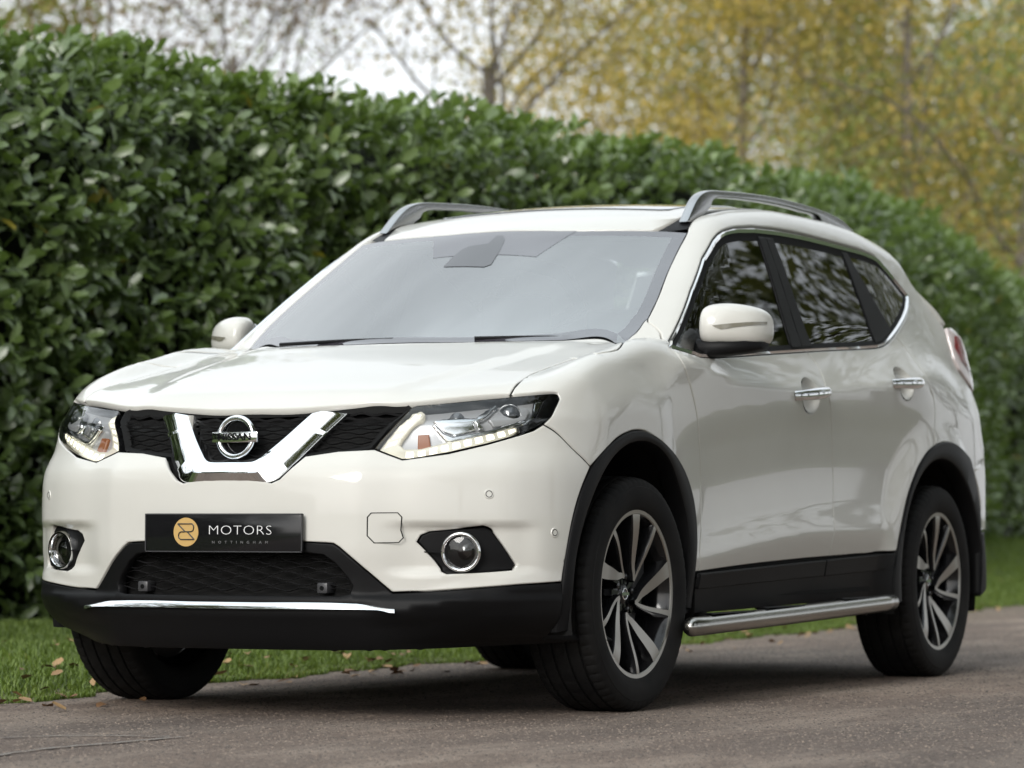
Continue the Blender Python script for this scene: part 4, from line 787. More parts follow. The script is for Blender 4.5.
def seam_line(mode, curve, name):
    Q = lift(mode, catmull(np.array(curve), .01)); N = body_n(Q); T = np.gradient(Q, axis=0); B = np.cross(N, T); B /= np.linalg.norm(B, axis=1, keepdims=True); n = len(Q)
    V = np.vstack([Q + B * .005 - N * .0045, Q - B * .005 - N * .0045]); mb = MB(); mb.add(V, [(i, i + 1, n + i + 1, n + i) for i in range(n - 1)]); both(mb.build(name, BLACKM, car, fix=False))
seam_line('S', PAN['fender'][1][0][0], 'bonnet_gap_shade'); seam_line('F', PAN['bumper'][1][2][0], 'bumper_gap_shade')  # black ribbons under the panel gaps, painting in the shade of the shut lines
# ---- roof, ditch strips, sunroof
roofe = [q for q in PAN['body_side'][1][1][0]]
RE = np.array([[-1.075, .590], [-1.15, .580], [-1.3, .578], [-1.6, .576], [-2.0, .574], [-2.5, .570], [-2.9, .562], [-3.06, .555]])
wst = catmull(np.array(PAN['windscreen'][1][2][0]), .02); wst = wst[wst[:, 1] < .515]
redge = RE[1:] - np.array([0, .034]); redge[0] = [-1.135, .53]
half = np.vstack([wst[::-1], catmull(redge, .03), np.linspace([-3.10, .50], [-3.15, 0], 14)])
full = np.vstack([half, (half * np.array([1, -1]))[::-1][1:-1]])
patch('roof_panel', 'T', full, [], PAINT, car, h=.05)
strip = np.vstack([seglin(RE[:, :], .03), seglin(redge[::-1], .03), [[-1.0, .512]]])
dt = patch('roof_ditch_trim', 'T', strip, [], BLACKP, car, off=-.007, flange=0, h=.03, gap=0); both(dt)
sr = [(-1.27, .0), (-1.27, .30), (-1.275, .40), (-1.30, .43), (-1.95, .43), (-1.99, .40), (-1.99, .0)]
sr = np.array(sr + [(x, -y) for x, y in sr[::-1][1:-1]])
patch('sunroof', 'T', dens(sr, .03), [], RGLASS, car, off=.004, flange=.006, h=.05, gap=0)
patch('headliner', 'T', full * .98 - np.array([.03, 0]), [], LININ, car, off=-.05, flange=0, h=.08, gap=.01)
# ---- windscreen, black border, sensor box, wipers
mode, wl, _ = pan_loop('windscreen')
ws = patch('windscreen', mode, inset(wl, .038), [], WGLASS, car, off=-.003, flange=0, h=.04, gap=0, lip=0)
band('cowl_panel', 'T', inset(wl, -.03), inset(wl, .03), BLACKM, car, -.016, -.012)
patch('black_border', 'T', inset(wl, .0005), [inset(wl, .038)], FRIT, ws, off=-.003, flange=0, gap=0, h=.03, lip=0)
panel('frit_top', 'sensor_patch', FRIT, ws, off=-.0022, flange=0, gap=0, h=.03)
panel('housing', 'sensor_housing', FRIT2, ws, off=-.0014, flange=.0, gap=0, h=.02, lip=0)
for key in ('wiper1', 'wiper2'):
    w = np.array(MISC[key]); mb = MB()
    w = np.vstack([w[0] + (w[0] - w[-1]) * .9, w]); w[:, 2] = [float(H(p[0], abs(p[1]))) + .012 for p in w]; w[:, 0] -= .02
    mb.tube(w, .006, 8); mb.build('wiper', BLACKP, car)
# ---- side glass
mode, dlo, _ = pan_loop('dlo', .010)
dlo = inset(dlo, .0005)
dop = drop('S', np.array(MISC['bp'])); cpp = drop('S', np.array(MISC['cp']))
def ext(a, b, k=.35): return a - (b - a) * k, b + (b - a) * k
b1 = ext(dop[0], dop[2]); b2 = ext(dop[3], dop[5]); c1 = ext(cpp[0], cpp[2]); c2 = ext(cpp[3], cpp[5])
both(band('window_chrome', 'S', dlo, inset(dlo, .0085), CHROME, car, -.002, -.002, True, .006))
both(band('window_seal', 'S', inset(dlo, .0075), inset(dlo, .021), BLACKM, car, -.004, -.007))
both(band('window_inner_trim', 'S', inset(dlo, -.03), inset(dlo, .017), BLACKM, car, -.018, -.011))
g = inset(dlo, .019)
def side_of(a, b, p): return 1 if ((b[0] - a[0]) * (p[1] - a[1]) - (b[1] - a[1]) * (p[0] - a[0])) > 0 else -1
fwd = np.array([-.9, .2])
sF = side_of(*b1, fwd); sB = side_of(*b2, fwd); sC = side_of(*c1, fwd); sD = side_of(*c2, fwd)
pane_f = clip_half(g, *b1, sF)
pane_r = clip_half(clip_half(g, *b2, -sB), *c1, sC)
pane_q = clip_half(g, *c2, -sD)
g2 = inset(dlo, .012)
pil_b = clip_half(clip_half(g2, *b1, -sF), *b2, sB); pil_c = clip_half(clip_half(g2, *c1, -sC), *c2, sD)
both(patch('front_door_window', 'S', dens(pane_f, .02), [], SGLASS, car, off=-.007, flange=0, gap=0, h=.04, lip=0))
both(patch('rear_door_window', 'S', dens(pane_r, .02), [], PGLASS, car, off=-.007, flange=0, gap=0, h=.04, lip=0))
both(patch('quarter_window', 'S', dens(pane_q, .02), [], PGLASS, car, off=-.006, flange=0, gap=0, h=.04, lip=0))
mid = (dop[0] + dop[3]) / 2, (dop[2] + dop[5]) / 2
pb1 = clip_half(pil_b, *ext(*mid), sF); pb2 = clip_half(pil_b, *ext(*mid), -sF)
both(patch('door_pillar_trim', 'S', dens(pb1, .02), [], BLACKP, car, off=-.001, flange=.008, gap=.0015, h=.04))
both(patch('door_pillar_trim', 'S', dens(pb2, .02), [], BLACKP, car, off=-.002, flange=.008, gap=.0015, h=.04))
both(patch('quarter_pillar_trim', 'S', dens(pil_c, .02), [], BLACKP, car, off=-.002, flange=.008, gap=.0, h=.04))
# triangular mirror patch at the front of the window
tri = clip_half(g, np.array([-.70, drop('S', np.array([[-.7, .84, 1.12]]))[0, 1]]), np.array([-.60, drop('S', np.array([[-.6, .78, 1.30]]))[0, 1]]), 1)
if inside(tri, np.array([[-.5, tri[:, 1].mean()]])).any() or tri[:, 0].mean() > -.65:
    both(patch('mirror_sail_trim', 'S', dens(tri, .02), [], BLACKP, car, off=-.003, flange=.004, gap=0, h=.03))
# ---- door handles with their cups
def handle(key, door):
    q = np.array(MISC[key]); x0, x1 = q[2][0], q[0][0]; mb = MB(); rings = []
    for s, o in ((1.0, -.001), (.97, -.003), (.90, -.010), (.75, -.020), (.45, -.027), (.12, -.029)):
        Q = lift('S', drop('S', surf_y(cup_loop(key, s)))); rings.append(Q + body_n(Q) * o)
    V = np.vstack(rings); n = 40; k = len(rings)
    mb.add(V, [(r * n + i, r * n + (i + 1) % n, (r + 1) * n + (i + 1) % n, (r + 1) * n + i) for r in range(k - 1) for i in range(n)] + [tuple((k - 1) * n + i for i in range(n))])
    mb.build('handle_cup', PAINT, door, sharp=80)
    hb = MB(); pts = []; rr = []
    for t in np.linspace(-.06, 1.06, 19):
        x = x1 + (x0 - x1) * t; z = q[0][2] + (q[2][2] - q[0][2]) * t + .004
        y = surf_y(np.array([[x, .9, z]]))[0, 1]; e = min(max((t + .06) / 1.12, 0), 1)
        pts.append((x, y - .004 + .030 * (math.sin(math.pi * e) ** .4 if 0 < e < 1 else 0), z)); rr.append(.0145 + .0035 * math.sin(math.pi * e))
    hb.tube(pts, [r * .78 for r in rr], 16, flat=1.45); hb.build('handle', CHROME, door)
handle('handle1', fd); handle('handle2', rd)
both(fd); both(rd)
# ---- cladding
def band_xz(pts_top, pts_bot, name, off, m, parent, flange=.012):
    lp = np.vstack([pts_top, pts_bot[::-1]]); P = surf_y(np.c_[lp[:, 0], lp[:, 0] * 0 + .9, lp[:, 1]])
    return patch(name, 'S', dens(drop('S', P), .015), [], m, parent, off=off, flange=flange, h=.025, gap=.001, lip=.003)
sl = lambda x: .417 + (.469 - .417) * (-.414 - x) / (2.201 - .414)
lo = lambda x: .362 + (.403 - .362) * (-.418 - x) / (2.148 - .418)
xs = np.linspace(-.462, -1.572, 20); both(band_xz(np.c_[xs, sl(xs) - .006], np.c_[xs, lo(xs)], 'front_door_moulding', .012, BLACKP, car))
xs = np.r_[np.linspace(-1.578, -2.13, 12), -2.19]; zb = lo(xs); zb[-1] = .43; both(band_xz(np.c_[xs, sl(xs) - .006], np.c_[xs, zb], 'rear_door_moulding', .012, BLACKP, car))
xs = np.linspace(-.40, -2.26, 30); both(band_xz(np.c_[xs, lo(xs) + .03], np.c_[xs, .285 + 0 * xs + .02 * (-xs - .4) / 1.8], 'sill_cladding', .001, BLACKP, car))
def arch_trim(ax, outer, r_in, a0, a1, name):
    n = 72; A = np.linspace(R(a0), R(a1), n); O = np.array(outer); oa = np.arctan2(O[:, 1] - WHEEL_R, O[:, 0] - ax); orr = np.hypot(O[:, 0] - ax, O[:, 1] - WHEEL_R)
    oa = np.where(oa < -1.6, oa + 2 * math.pi, oa); i = np.argsort(oa); ro = np.interp(A, oa[i], orr[i])
    k = np.ones(9) / 9; ro = np.convolve(np.r_[[ro[0]] * 4, ro, [ro[-1]] * 4], k, 'valid')
    def ring(rad, off):
        x = ax + rad * np.cos(A); z = WHEEL_R + rad * np.sin(A)
        P = surf_y(np.c_[x, x * 0 + .9, np.maximum(z, .23)]); P[:, 2] = z
        bad = ~np.isfinite(P[:, 1]); P[bad, 1] = .89
        y = np.convolve(np.r_[[P[0, 1]] * 4, P[:, 1], [P[-1, 1]] * 4], k, 'valid'); P[:, 1] = y + off; P[:, 0] = x
        return P
    r1 = np.full(n, r_in) if np.isscalar(r_in) else np.interp(A, np.radians(r_in[0]), r_in[1])
    prof = [(ro, -.012), (ro - .0005, .003), (ro - .004, .0065), (ro * .62 + r1 * .38, .008), (r1 + .010, .007), (r1 + .003, .004), (r1, -.004), (r1, -.05)]
    V = np.vstack([ring(r, o) for r, o in prof]); F = [(j * n + i, j * n + i + 1, (j + 1) * n + i + 1, (j + 1) * n + i) for j in range(len(prof) - 1) for i in range(n - 1)]
    mb = MB(); mb.add(V, F); return mb.build(name, BLACKP, car, sharp=30)
def xz(key, ids):
    out = []
    for i in ids:
        P = lift(PAN[key][0], np.array(PAN[key][1][i][0])); out += [(p[0], p[2]) for p in P]
    return out
fo = xz('bumper', [3]) + xz('fender', [4])
RIN = ([-30, 0, 60, 120, 148, 165, 180, 215], [.432, .446, .453, .453, .440, .410, .382, .38])
trim_r = mirror_obj(arch_trim(0, fo, RIN, -7, 187, 'wheel_arch_trim')); near_ = [o for o in car.children if o.name.startswith('wheel_arch_trim') and o is not trim_r][0]; bpy.data.objects.remove(near_)
arch_trim(0, fo, RIN, -12, 187, 'wheel_arch_trim')
ro = [(-2.20, .469)] + xz('rear_door', [1]) + xz('body_side', [5]) + [(-3.125, .60), (-3.15, .52), (-3.15, .45), (-3.14, .38), (-3.13, .3)]
both(arch_trim(AXLE[1], ro, .445, -8, 187, 'wheel_arch_trim'))
# wheel wells
for ax in AXLE:
    mb = MB(); mb.lathe([(.455, .88), (.46, .86), (.46, .55), (.05, .54)], 48, 'y', 0, R(-14), R(195))
    mb.V = [(v[0] + ax, v[1], v[2] + WHEEL_R) for v in mb.V]
    both(mb.build('wheel_well', BLACKM, car, fix=False))
# floor pan and inner shell so nothing shows through the gaps
mb = MB()
mb.box((-1.35, 0, .42), (1.75, 1.60, .05)); mb.box((-1.40, 0, .40), (4.35, 1.06, .06)); mb.box((-3.30, 0, .45), (.30, 1.5, .25)); mb.box((.50, 0, .55), (.30, 1.06, .46))
mb.box((-.50, 0, .72), (.04, 1.56, .60)); mb.box((-3.22, 0, .8), (.05, 1.4, .5)); mb.box((.1, 0, .82), (1.0, 1.04, .12))
mb.box((-1.35, .855, .68), (1.78, .01, .70)); mb.box((-1.35, -.855, .68), (1.78, .01, .70)); mb.box((-.02, .50, .86), (.9, .10, .06)); mb.box((-.02, -.5, .86), (.9, .10, .06))
mb.build('floor_pan', BLACKM, car, smooth=False)
# ---- front valance (black), lower grille opening
lb = np.array(PAN['bumper'][1][4][0]); lo_ = np.array(PAN['bumper'][1][5][0])
hv = [(np.vstack([lo_[::-1], lb[::-1]]), 0)]
topc = np.vstack([lo_[::-1][0:], lb[::-1]])
edge = np.array([[lb[0][0] + .004, .36], [lb[0][0] + .000, .30], [lb[0][0] - .01, .235], [1.02, .222], [.80, .215], [.5, .205], [.25, .20], [0., .20]])
vh = np.vstack([seglin(topc, .012), seglin(np.vstack([topc[-1], edge]), .012)[1:]])
vh = vh[np.r_[True, np.linalg.norm(np.diff(vh, axis=0), axis=1) > .003]]
full = np.vstack([vh, (vh * np.array([-1, 1]))[::-1][1:-1]])
op = [(0, .480), (.204, .480), (.243, .474), (.268, .452), (.298, .408), (.307, .388), (.301, .368), (.28, .364), (0, .364)]
op = np.array(op + [(-a, z) for a, z in op[::-1][1:-1]])
patch('front_valance', 'F', full, [dens(op, .012)], BLACKP, car, h=.018, flange=.03, lip=.004)
lg = patch('lower_grille', 'F', dens(inset(op, -.02), .02), [], BLACKM, car, off=-.055, flange=0, h=.04, gap=0)
def waves(rows, t0f, t1f, off, amp, per, w, name, m, parent, skip=None):
    mb = MB()
    for r, z in enumerate(rows):
        t0, t1 = t0f(z), t1f(z); n = int((t1 - t0) / .0045) + 2; t = np.linspace(t0, t1, n)
        zz = z + amp * np.sin(2 * math.pi * t / per + (r % 2) * math.pi)
        P = lift('F', np.c_[t, zz]); ok = np.isfinite(P).all(1); P = P[ok]; N = body_n(P)
        for dz, o in ((0, 0),):
            q = [P + N * (off + .006) + [0, 0, w * .2], P + N * off + [0, 0, w], P + N * off - [0, 0, w]]
            V = np.vstack(q); k = len(P)
            mb.add(V, [(i, i + 1, k + i + 1, k + i) for i in range(k - 1)] + [(2 * k + i, 2 * k + i + 1, i + 1, i) for i in range(k - 1)])
    return mb.build(name, m, parent, fix=False, sharp=80)
MESHP = mat('grille_mesh', (.02, .02, .021), .35)
waves(np.arange(.376, .50, .0145), lambda z: -.318 + max(0, (z - .40)) * .6, lambda z: .318 - max(0, (z - .40)) * .6, -.030, .0042, .083, .0016, 'grille_mesh', MESHP, lg)
for s in (1, -1):
    mb = MB(); th = drop('F', np.array([[.85, .29 * s, .382]]))[0]; P = lift('F', np.array([th]))[0]
    mb.box((P[0] - .03, P[1], P[2]), (.05, .034, .031)); ob = mb.build('parking_sensor', GREYP, lg, bevel=.005)
    mb = MB(); mb.lathe([(.0001, .0), (.006, 0), (.007, -.001)], 16, 'x'); mb.V = [(v[0] + P[0] - .0035, v[1] + P[1], v[2] + P[2]) for v in mb.V]; mb.build('parking_sensor', BLACKG, lg)
# chrome blade along the lip
cu = np.array(MISC['chrome_up']); cl = np.array(MISC['chrome_lo'])
tu = drop('F', np.vstack([cu, [[.903, 0, .345]]])); tl = drop('F', np.vstack([cl, [[.90, 0, .317]]]))
n = 70; T = np.linspace(tu[0, 0] * 1.025, -tu[0, 0] * 1.025, n); tl[0, 1] -= .010
iu = lambda t, q: np.interp(np.abs(t), q[::-1, 0], q[::-1, 1])
zu, zl = iu(T, tu), iu(T, tl)
V = []
for w, o in ((.98, -.004), (.72, .003), (.45, .008), (.22, .011), (.12, .002)):
    P = lift('F', np.c_[T, zl + (zu - zl) * w]); V.append(P + body_n(P) * o)
mb = MB(); mb.add(np.vstack(V), [(j * n + i, j * n + i + 1, (j + 1) * n + i + 1, (j + 1) * n + i) for j in range(4) for i in range(n - 1)]); mb.build('chrome_lip_blade', CHROME, car, sharp=70)
# ---- upper grille
gh = np.array(PAN['grille'][1][0][0]); gh = np.vstack([gh, [[gh[-1][0] - .01, .915]]]); gh = gh[gh[:, 0] > .03]
gl = np.vstack([[[0, .70]], gh, [[0, .905]]]); gl = np.vstack([gl, (gl * np.array([-1, 1]))[::-1][1:-1]])
ug = patch('front_grille', 'F', dens(inset(gl, -.012), .015), [], BLACKM, car, off=-.045, flange=0, h=.03, gap=0)
gi = inset(dens(gl, .01), .010)
def lim(z, L=None):
    L = gi; q = np.roll(L, -1, 0); xs = [p[0] + (r[0] - p[0]) * (z - p[1]) / (r[1] - p[1]) for p, r in zip(L, q) if (p[1] - z) * (r[1] - z) < 0]
    return (min(xs), max(xs)) if xs else (-.1, .1)
waves(np.arange(.722, .90, .0135), lambda z: lim(z)[0], lambda z: lim(z)[1], -.028, .0030, .066, .0016, 'grille_mesh', MESHP, ug)
band('grille_frame', 'F', dens(gl, .01), inset(dens(gl, .01), .014), BLACKM, ug, -.012, -.026)
def vline(q, o):
    q = np.array(q, float); P = np.c_[.892 - (q[:, 1] - .70) * .70 - .16 * q[:, 0] ** 2, q[:, 0], q[:, 1]]; return P + np.array([.82, 0, .57]) * o
Vo = vline([(0, .686), (.10, .686), (.140, .687), (.161, .696), (.178, .714), (.211, .755), (.248, .805), (.283, .850), (.310, .884)], -.010)
Vc = vline([(0, .700), (.085, .700), (.105, .703), (.122, .721), (.148, .752), (.188, .800), (.222, .846), (.244, .876)], .018)
Vi = vline([(0, .737), (.055, .737), (.073, .739), (.088, .747), (.112, .770), (.146, .806), (.180, .846), (.206, .876)], .006)
def arm(P, n=60):
    Q = catmull(P, .004); s = np.r_[0, np.cumsum(np.linalg.norm(np.diff(Q, axis=0), axis=1))]; t = np.linspace(0, s[-1], n)
    Q = np.c_[[np.interp(t, s, Q[:, k]) for k in range(3)]].T; Q[:, 1] = np.maximum(Q[:, 1], 0)
    q0 = Q[0].copy(); q0[1] = 0; Q = np.vstack([q0, Q[Q[:, 1] > .004]])
    s = np.r_[0, np.cumsum(np.linalg.norm(np.diff(Q, axis=0), axis=1))]; t = np.linspace(0, s[-1], n); Q = np.c_[[np.interp(t, s, Q[:, k]) for k in range(3)]].T
    return np.vstack([Q[::-1] * [1, -1, 1], Q[1:]])
o_, c_, i_ = arm(Vo), arm(Vc), arm(Vi); n = len(o_)
back = lambda A, d: A - np.array([d, 0, 0])
lips = [back(o_, .05), o_ * .985 + c_ * .015, (o_ * .93 + c_ * .07) + [.002, 0, 0], c_ * .94 + o_ * .06, c_ * .94 + i_ * .06, i_ * .96 + c_ * .04, back(i_, .04)]
mb = MB(); mb.add(np.vstack(lips), [(j * n + i, j * n + i + 1, (j + 1) * n + i + 1, (j + 1) * n + i) for j in range(len(lips) - 1) for i in range(n - 1)] + [tuple(j * n for j in range(len(lips))), tuple(j * n + n - 1 for j in range(len(lips) - 1, -1, -1))])
mb.build('chrome_v_bar', CHROME, ug, sharp=28)
# badge: ring, bar and letters
def text(name, body, size, loc, m, parent, rot=(R(90), 0, R(90)), ext=.001, align='CENTER', spacing=1.0, sx=1.0, offset=0):
    c = bpy.data.curves.new(name, 'FONT'); c.body = body; c.size = size; c.extrude = ext; c.align_x = align; c.align_y = 'CENTER'; c.space_character = spacing; c.offset = offset
    c.resolution_u = 3
    o = bpy.data.objects.new(name, c); COL.objects.link(o)
    me = bpy.data.meshes.new_from_object(o.evaluated_get(bpy.context.evaluated_depsgraph_get())); me.materials.clear(); me.materials.append(m)
    bpy.data.objects.remove(o); o = bpy.data.objects.new(name, me); o.location = loc; o.rotation_euler = rot; o.scale = (sx, 1, 1)
    return link(o, parent)
bx, bz = .842, .812
badge = empty('badge', (0, 0, 0), ug)
mb = MB(); prof = []
for t in np.linspace(0, 2 * math.pi, 17): prof.append((.0555 + .0085 * math.cos(t), .008 * math.sin(t)))
mb.lathe(prof, 64, 'x'); mb.V = [(v[0] + bx - .12 * (v[2]), v[1], v[2] + bz) for v in mb.V]; mb.build('badge_ring', CHROME, badge, sharp=80)
mb = MB(); mb.box((bx + .004, 0, bz), (.012, .150, .031)); mb.build('badge_bar', CHROME, badge, bevel=.003)
text('badge_letters', 'NISSAN', .0285, (bx + .0105, 0, bz), BLACKG, badge, sx=1.16, offset=.0006)
mb = MB(); mb.lathe([(.001, .0), (.05, 0), (.052, -.02)], 40, 'x'); mb.V = [(v[0] + bx - .012, v[1], v[2] + bz) for v in mb.V]; mb.build('badge_back', BLACKG, badge)
# ---- number plate (dealer plate)
px = .915
mb = MB(); mb.box((px - .006, 0, .5375), (.010, .520, .111)); plate = mb.build('number_plate', BLACKG, car, bevel=.004)
mb = MB()
for y0, z0, w, h in ((0, .5375 + .0535, .518, .003), (0, .5375 - .0535, .518, .003), (.2575, .5375, .003, .108), (-.2575, .5375, .003, .108)): mb.box((px - .0005, y0, z0), (.003, w, h))
mb.build('plate_edge', GREYP, plate)
mb = MB(); mb.box((px - .02, 0, .54), (.02, .46, .09)); mb.build('plate_holder', BLACKP, plate)
mb = MB(); mb.lathe([(.0001, 0), (.0412, 0), (.0412, -.001)], 56, 'x'); mb.V = [(v[0] + px, v[1] - .122, v[2] + .5395) for v in mb.V]; mb.build('plate_emblem', GOLD, plate)
mb = MB()
def stroke(pts, w=.0037):
    mb.tube([(px + .0008, -.122 + a * 1.12, .5395 + b * 1.12) for a, b in pts], w / 2, 6)
# monogram: an R over its mirrored twin split by a diagonal
stroke([(-.024, .021), (.018, .021), (.0225, .017), (.0235, .011), (.0215, .004), (.016, .001), (-.002, .001)])
stroke([(-.024, .021), (-.002, .001)]); stroke([(.004, .001), (.025, -.019)]); stroke([(.025, -.019), (-.015, -.019), (-.0205, -.015), (-.0215, -.009), (-.0195, -.002), (-.014, .0005), (-.004, .0005)])
mb.build('emblem_monogram', INK, plate)
text('plate_letters', 'MOTORS', .0385, (px + .0002, .0565, .5440), WHITEP, plate, sx=1.30, spacing=1.06, ext=.0004, offset=-.0009)
text('plate_small_letters', 'NOTTINGHAM', .0105, (px + .0002, .0565, .5105), GREYT, plate, sx=1.2, spacing=2.75, ext=.0003)
# ---- fog lamps
fogm, fogl, _ = pan_loop('fog_bezel', .010)
def scoop(P, N): return fog_scoop(P, N)
fz = patch('fog_lamp', 'F', fogl, [], BLACKP, car, off=-.006, flange=.03, gap=.001, h=.015, fn=scoop)
fc = np.array(MISC['fog'][0]); fth = drop('F', fc[None])[0]
fn_ = body_n(fc[None])[0]; ax = Vector((.93, .30, -.05)).normalized()
def along(mb, prof, c, axis, n=40):
    b = MB(); b.lathe(prof, n, 'z'); q = Vector((0, 0, 1)).rotation_difference(axis)
    mb.add([tuple(q @ Vector(v) + Vector(c)) for v in b.V], b.F)
fcc = Vector(fc) + Vector((-.012, -.006, 0))
mb = MB(); along(mb, [(.043, -.012), (.0455, .004), (.0495, .011), (.0545, .011), (.0575, .004), (.0575, -.015)], fcc, ax); mb.build('fog_ring', CHROME, fz, sharp=80)
mb = MB(); along(mb, [(.0001, -.045), (.03, -.038), (.046, -.008)], fcc, ax); mb.build('fog_reflector', mat('fog_bowl', (.55, .53, .50), .3, .4), fz)
mb = MB(); along(mb, [(.0001, -.004), (.018, -.008), (.027, -.016), (.029, -.03)], fcc + Vector((0, .010, .002)), ax); mb.build('fog_projector', PLENS, fz)
mb = MB(); along(mb, [(.0001, .004), (.025, .002), (.046, -.004)], fcc, ax); mb.build('fog_lens', LENS, fz, sharp=80)
mb = MB()
for sgn in (-1,):
    mb = MB(); mb.box(fcc + Vector((-.0, .085 * sgn * .95, .0)) + Vector((-.045 * sgn - .005, 0, 0)), (.012, .06, .003)); mb.build('fog_bezel_rib', BLACKP, fz)
both(fz)
# ---- sensors, tow cover
def disc_on(key, r, name, m, parent, off=.002, ring=None):
    P = np.array(MISC[key]); P2 = lift('F', drop('F', P)); N = body_n(P2)[0]; mb = MB()
    along(mb, [(.0001, off), (r * .9, off), (r, off - .002), (r, -.004)], P2[0], Vector(N), 24); ob = mb.build(name, m, parent)
    mb = MB(); along(mb, [(r * .55, off + .0002), (r * .62, off + .0008), (r * .70, off + .0002)], P2[0], Vector(N), 24); mb.build('sensor_ring', BLACKP, ob)
    return ob
both(disc_on('sensor1', .0145, 'bumper_sensor', PAINT, car)); both(disc_on('sensor2', .0145, 'bumper_sensor', PAINT, car))
tw = dens(drop('F', np.array(MISC['tow'])), .006)
band('tow_cover_gap', 'F', tw, inset(tw, .0026), BLACKM, car, .0006, .0006)
# ---- headlamps
lm, ll, _ = pan_loop('lamp', .010)
lamp = patch('headlight', 'F', inset(ll, .001), [], LAMPB, car, off=-.034, flange=0, gap=0, h=.02)
n_ = len(ll); band('lamp_rim', 'F', ll, inset(ll, .002), BLACKG, lamp, -.001, -.036)
def lpart(key, name, m, off, fl=.02, h=.012, **kw):
    mode, lp, _ = pan_loop('lamp_' + key, .006); return patch(name, 'F', lp, [], m, lamp, off=off, flange=fl, gap=0, h=h, **kw)
lpart('drl', 'daylight_strip', LED, -.014)
lpart('eyebrow', 'chrome_bar', LAMPC, -.012); lpart('divider', 'chrome_bar', LAMPC, -.014); lpart('rightbar', 'chrome_bar', LAMPC, -.02)
lpart('black', 'black_corner', BLACKG, -.006); lpart('amber', 'amber_reflector', AMBER, -.022, fl=.010)
lpart('refl', 'reflector_bowl', LAMPC, -.024, fl=.010); lpart('proj', 'projector_bezel', LAMPB, -.02)
pc = lift('F', np.array(PAN['lamp_proj'][1][0][0])).mean(0) - np.array([0, 0, .010]); pa = Vector((.9, .35, 0)).normalized()
mb = MB(); along(mb, [(.0001, .012), (.015, .010), (.027, .003), (.033, -.008), (.034, -.02)], Vector(pc) - pa * .02, pa, 36); mb.build('projector_lens', PLENS, lamp, sharp=80)
mb = MB(); along(mb, [(.0001, -.025), (.033, -.022)], Vector(pc) - pa * .02, pa, 36); mb.build('projector_bowl', GREYP, lamp)
mb = MB(); along(mb, [(.030, -.02), (.0315, -.006), (.0345, -.006), (.0355, -.02)], Vector(pc) - pa * .02, pa, 36); mb.build('projector_ring', LAMPC, lamp, sharp=80)
pr = lift('F', np.array(PAN['lamp_refl'][1][0][0])).mean(0)
mb = MB(); along(mb, [(.0001, .0), (.012, -.003), (.022, -.012)], Vector(pr) - pa * .025, pa, 28); mb.build('reflector_lens', PLENS, lamp, sharp=80)
# separate LED cells along the strip
dr = np.array(PAN['lamp_drl'][1][0][0])
def rs(Q, n):
    Q = np.array(Q); s = np.r_[0, np.cumsum(np.linalg.norm(np.diff(Q, axis=0), axis=1))]; t = np.linspace(0, s[-1], n); return np.c_[np.interp(t, s, Q[:, 0]), np.interp(t, s, Q[:, 1])]
def cells(A, B, n, m, pad=.22, slant=0):
    k = 12; A, B = rs(A, n * k + 1), rs(B, n * k + 1)
    for j in range(n):
        i = np.arange(j * k + 2, (j + 1) * k - 1); a = A[i]; b = B[i]; lp = np.vstack([a + (b - a) * pad, (b + (a - b) * pad)[::-1]])
        patch('led_cell', 'F', dens(lp, .004), [], m, lamp, off=-.0125, flange=.004, gap=0, h=.006, lip=.0015)
cells(dr[[7, 8, 9, 10, 11]], dr[[17, 16, 15, 14, 13, 12]], 10, LEDH)
cells(dr[[6, 5, 4, 3, 2]], dr[[18, 19, 20, 0]], 5, LEDM)
lens = patch('lamp_lens', 'F', inset(ll, .0015), [], LENS, lamp, off=-.001, flange=0, gap=0, h=.02, lip=0)
both(lamp)
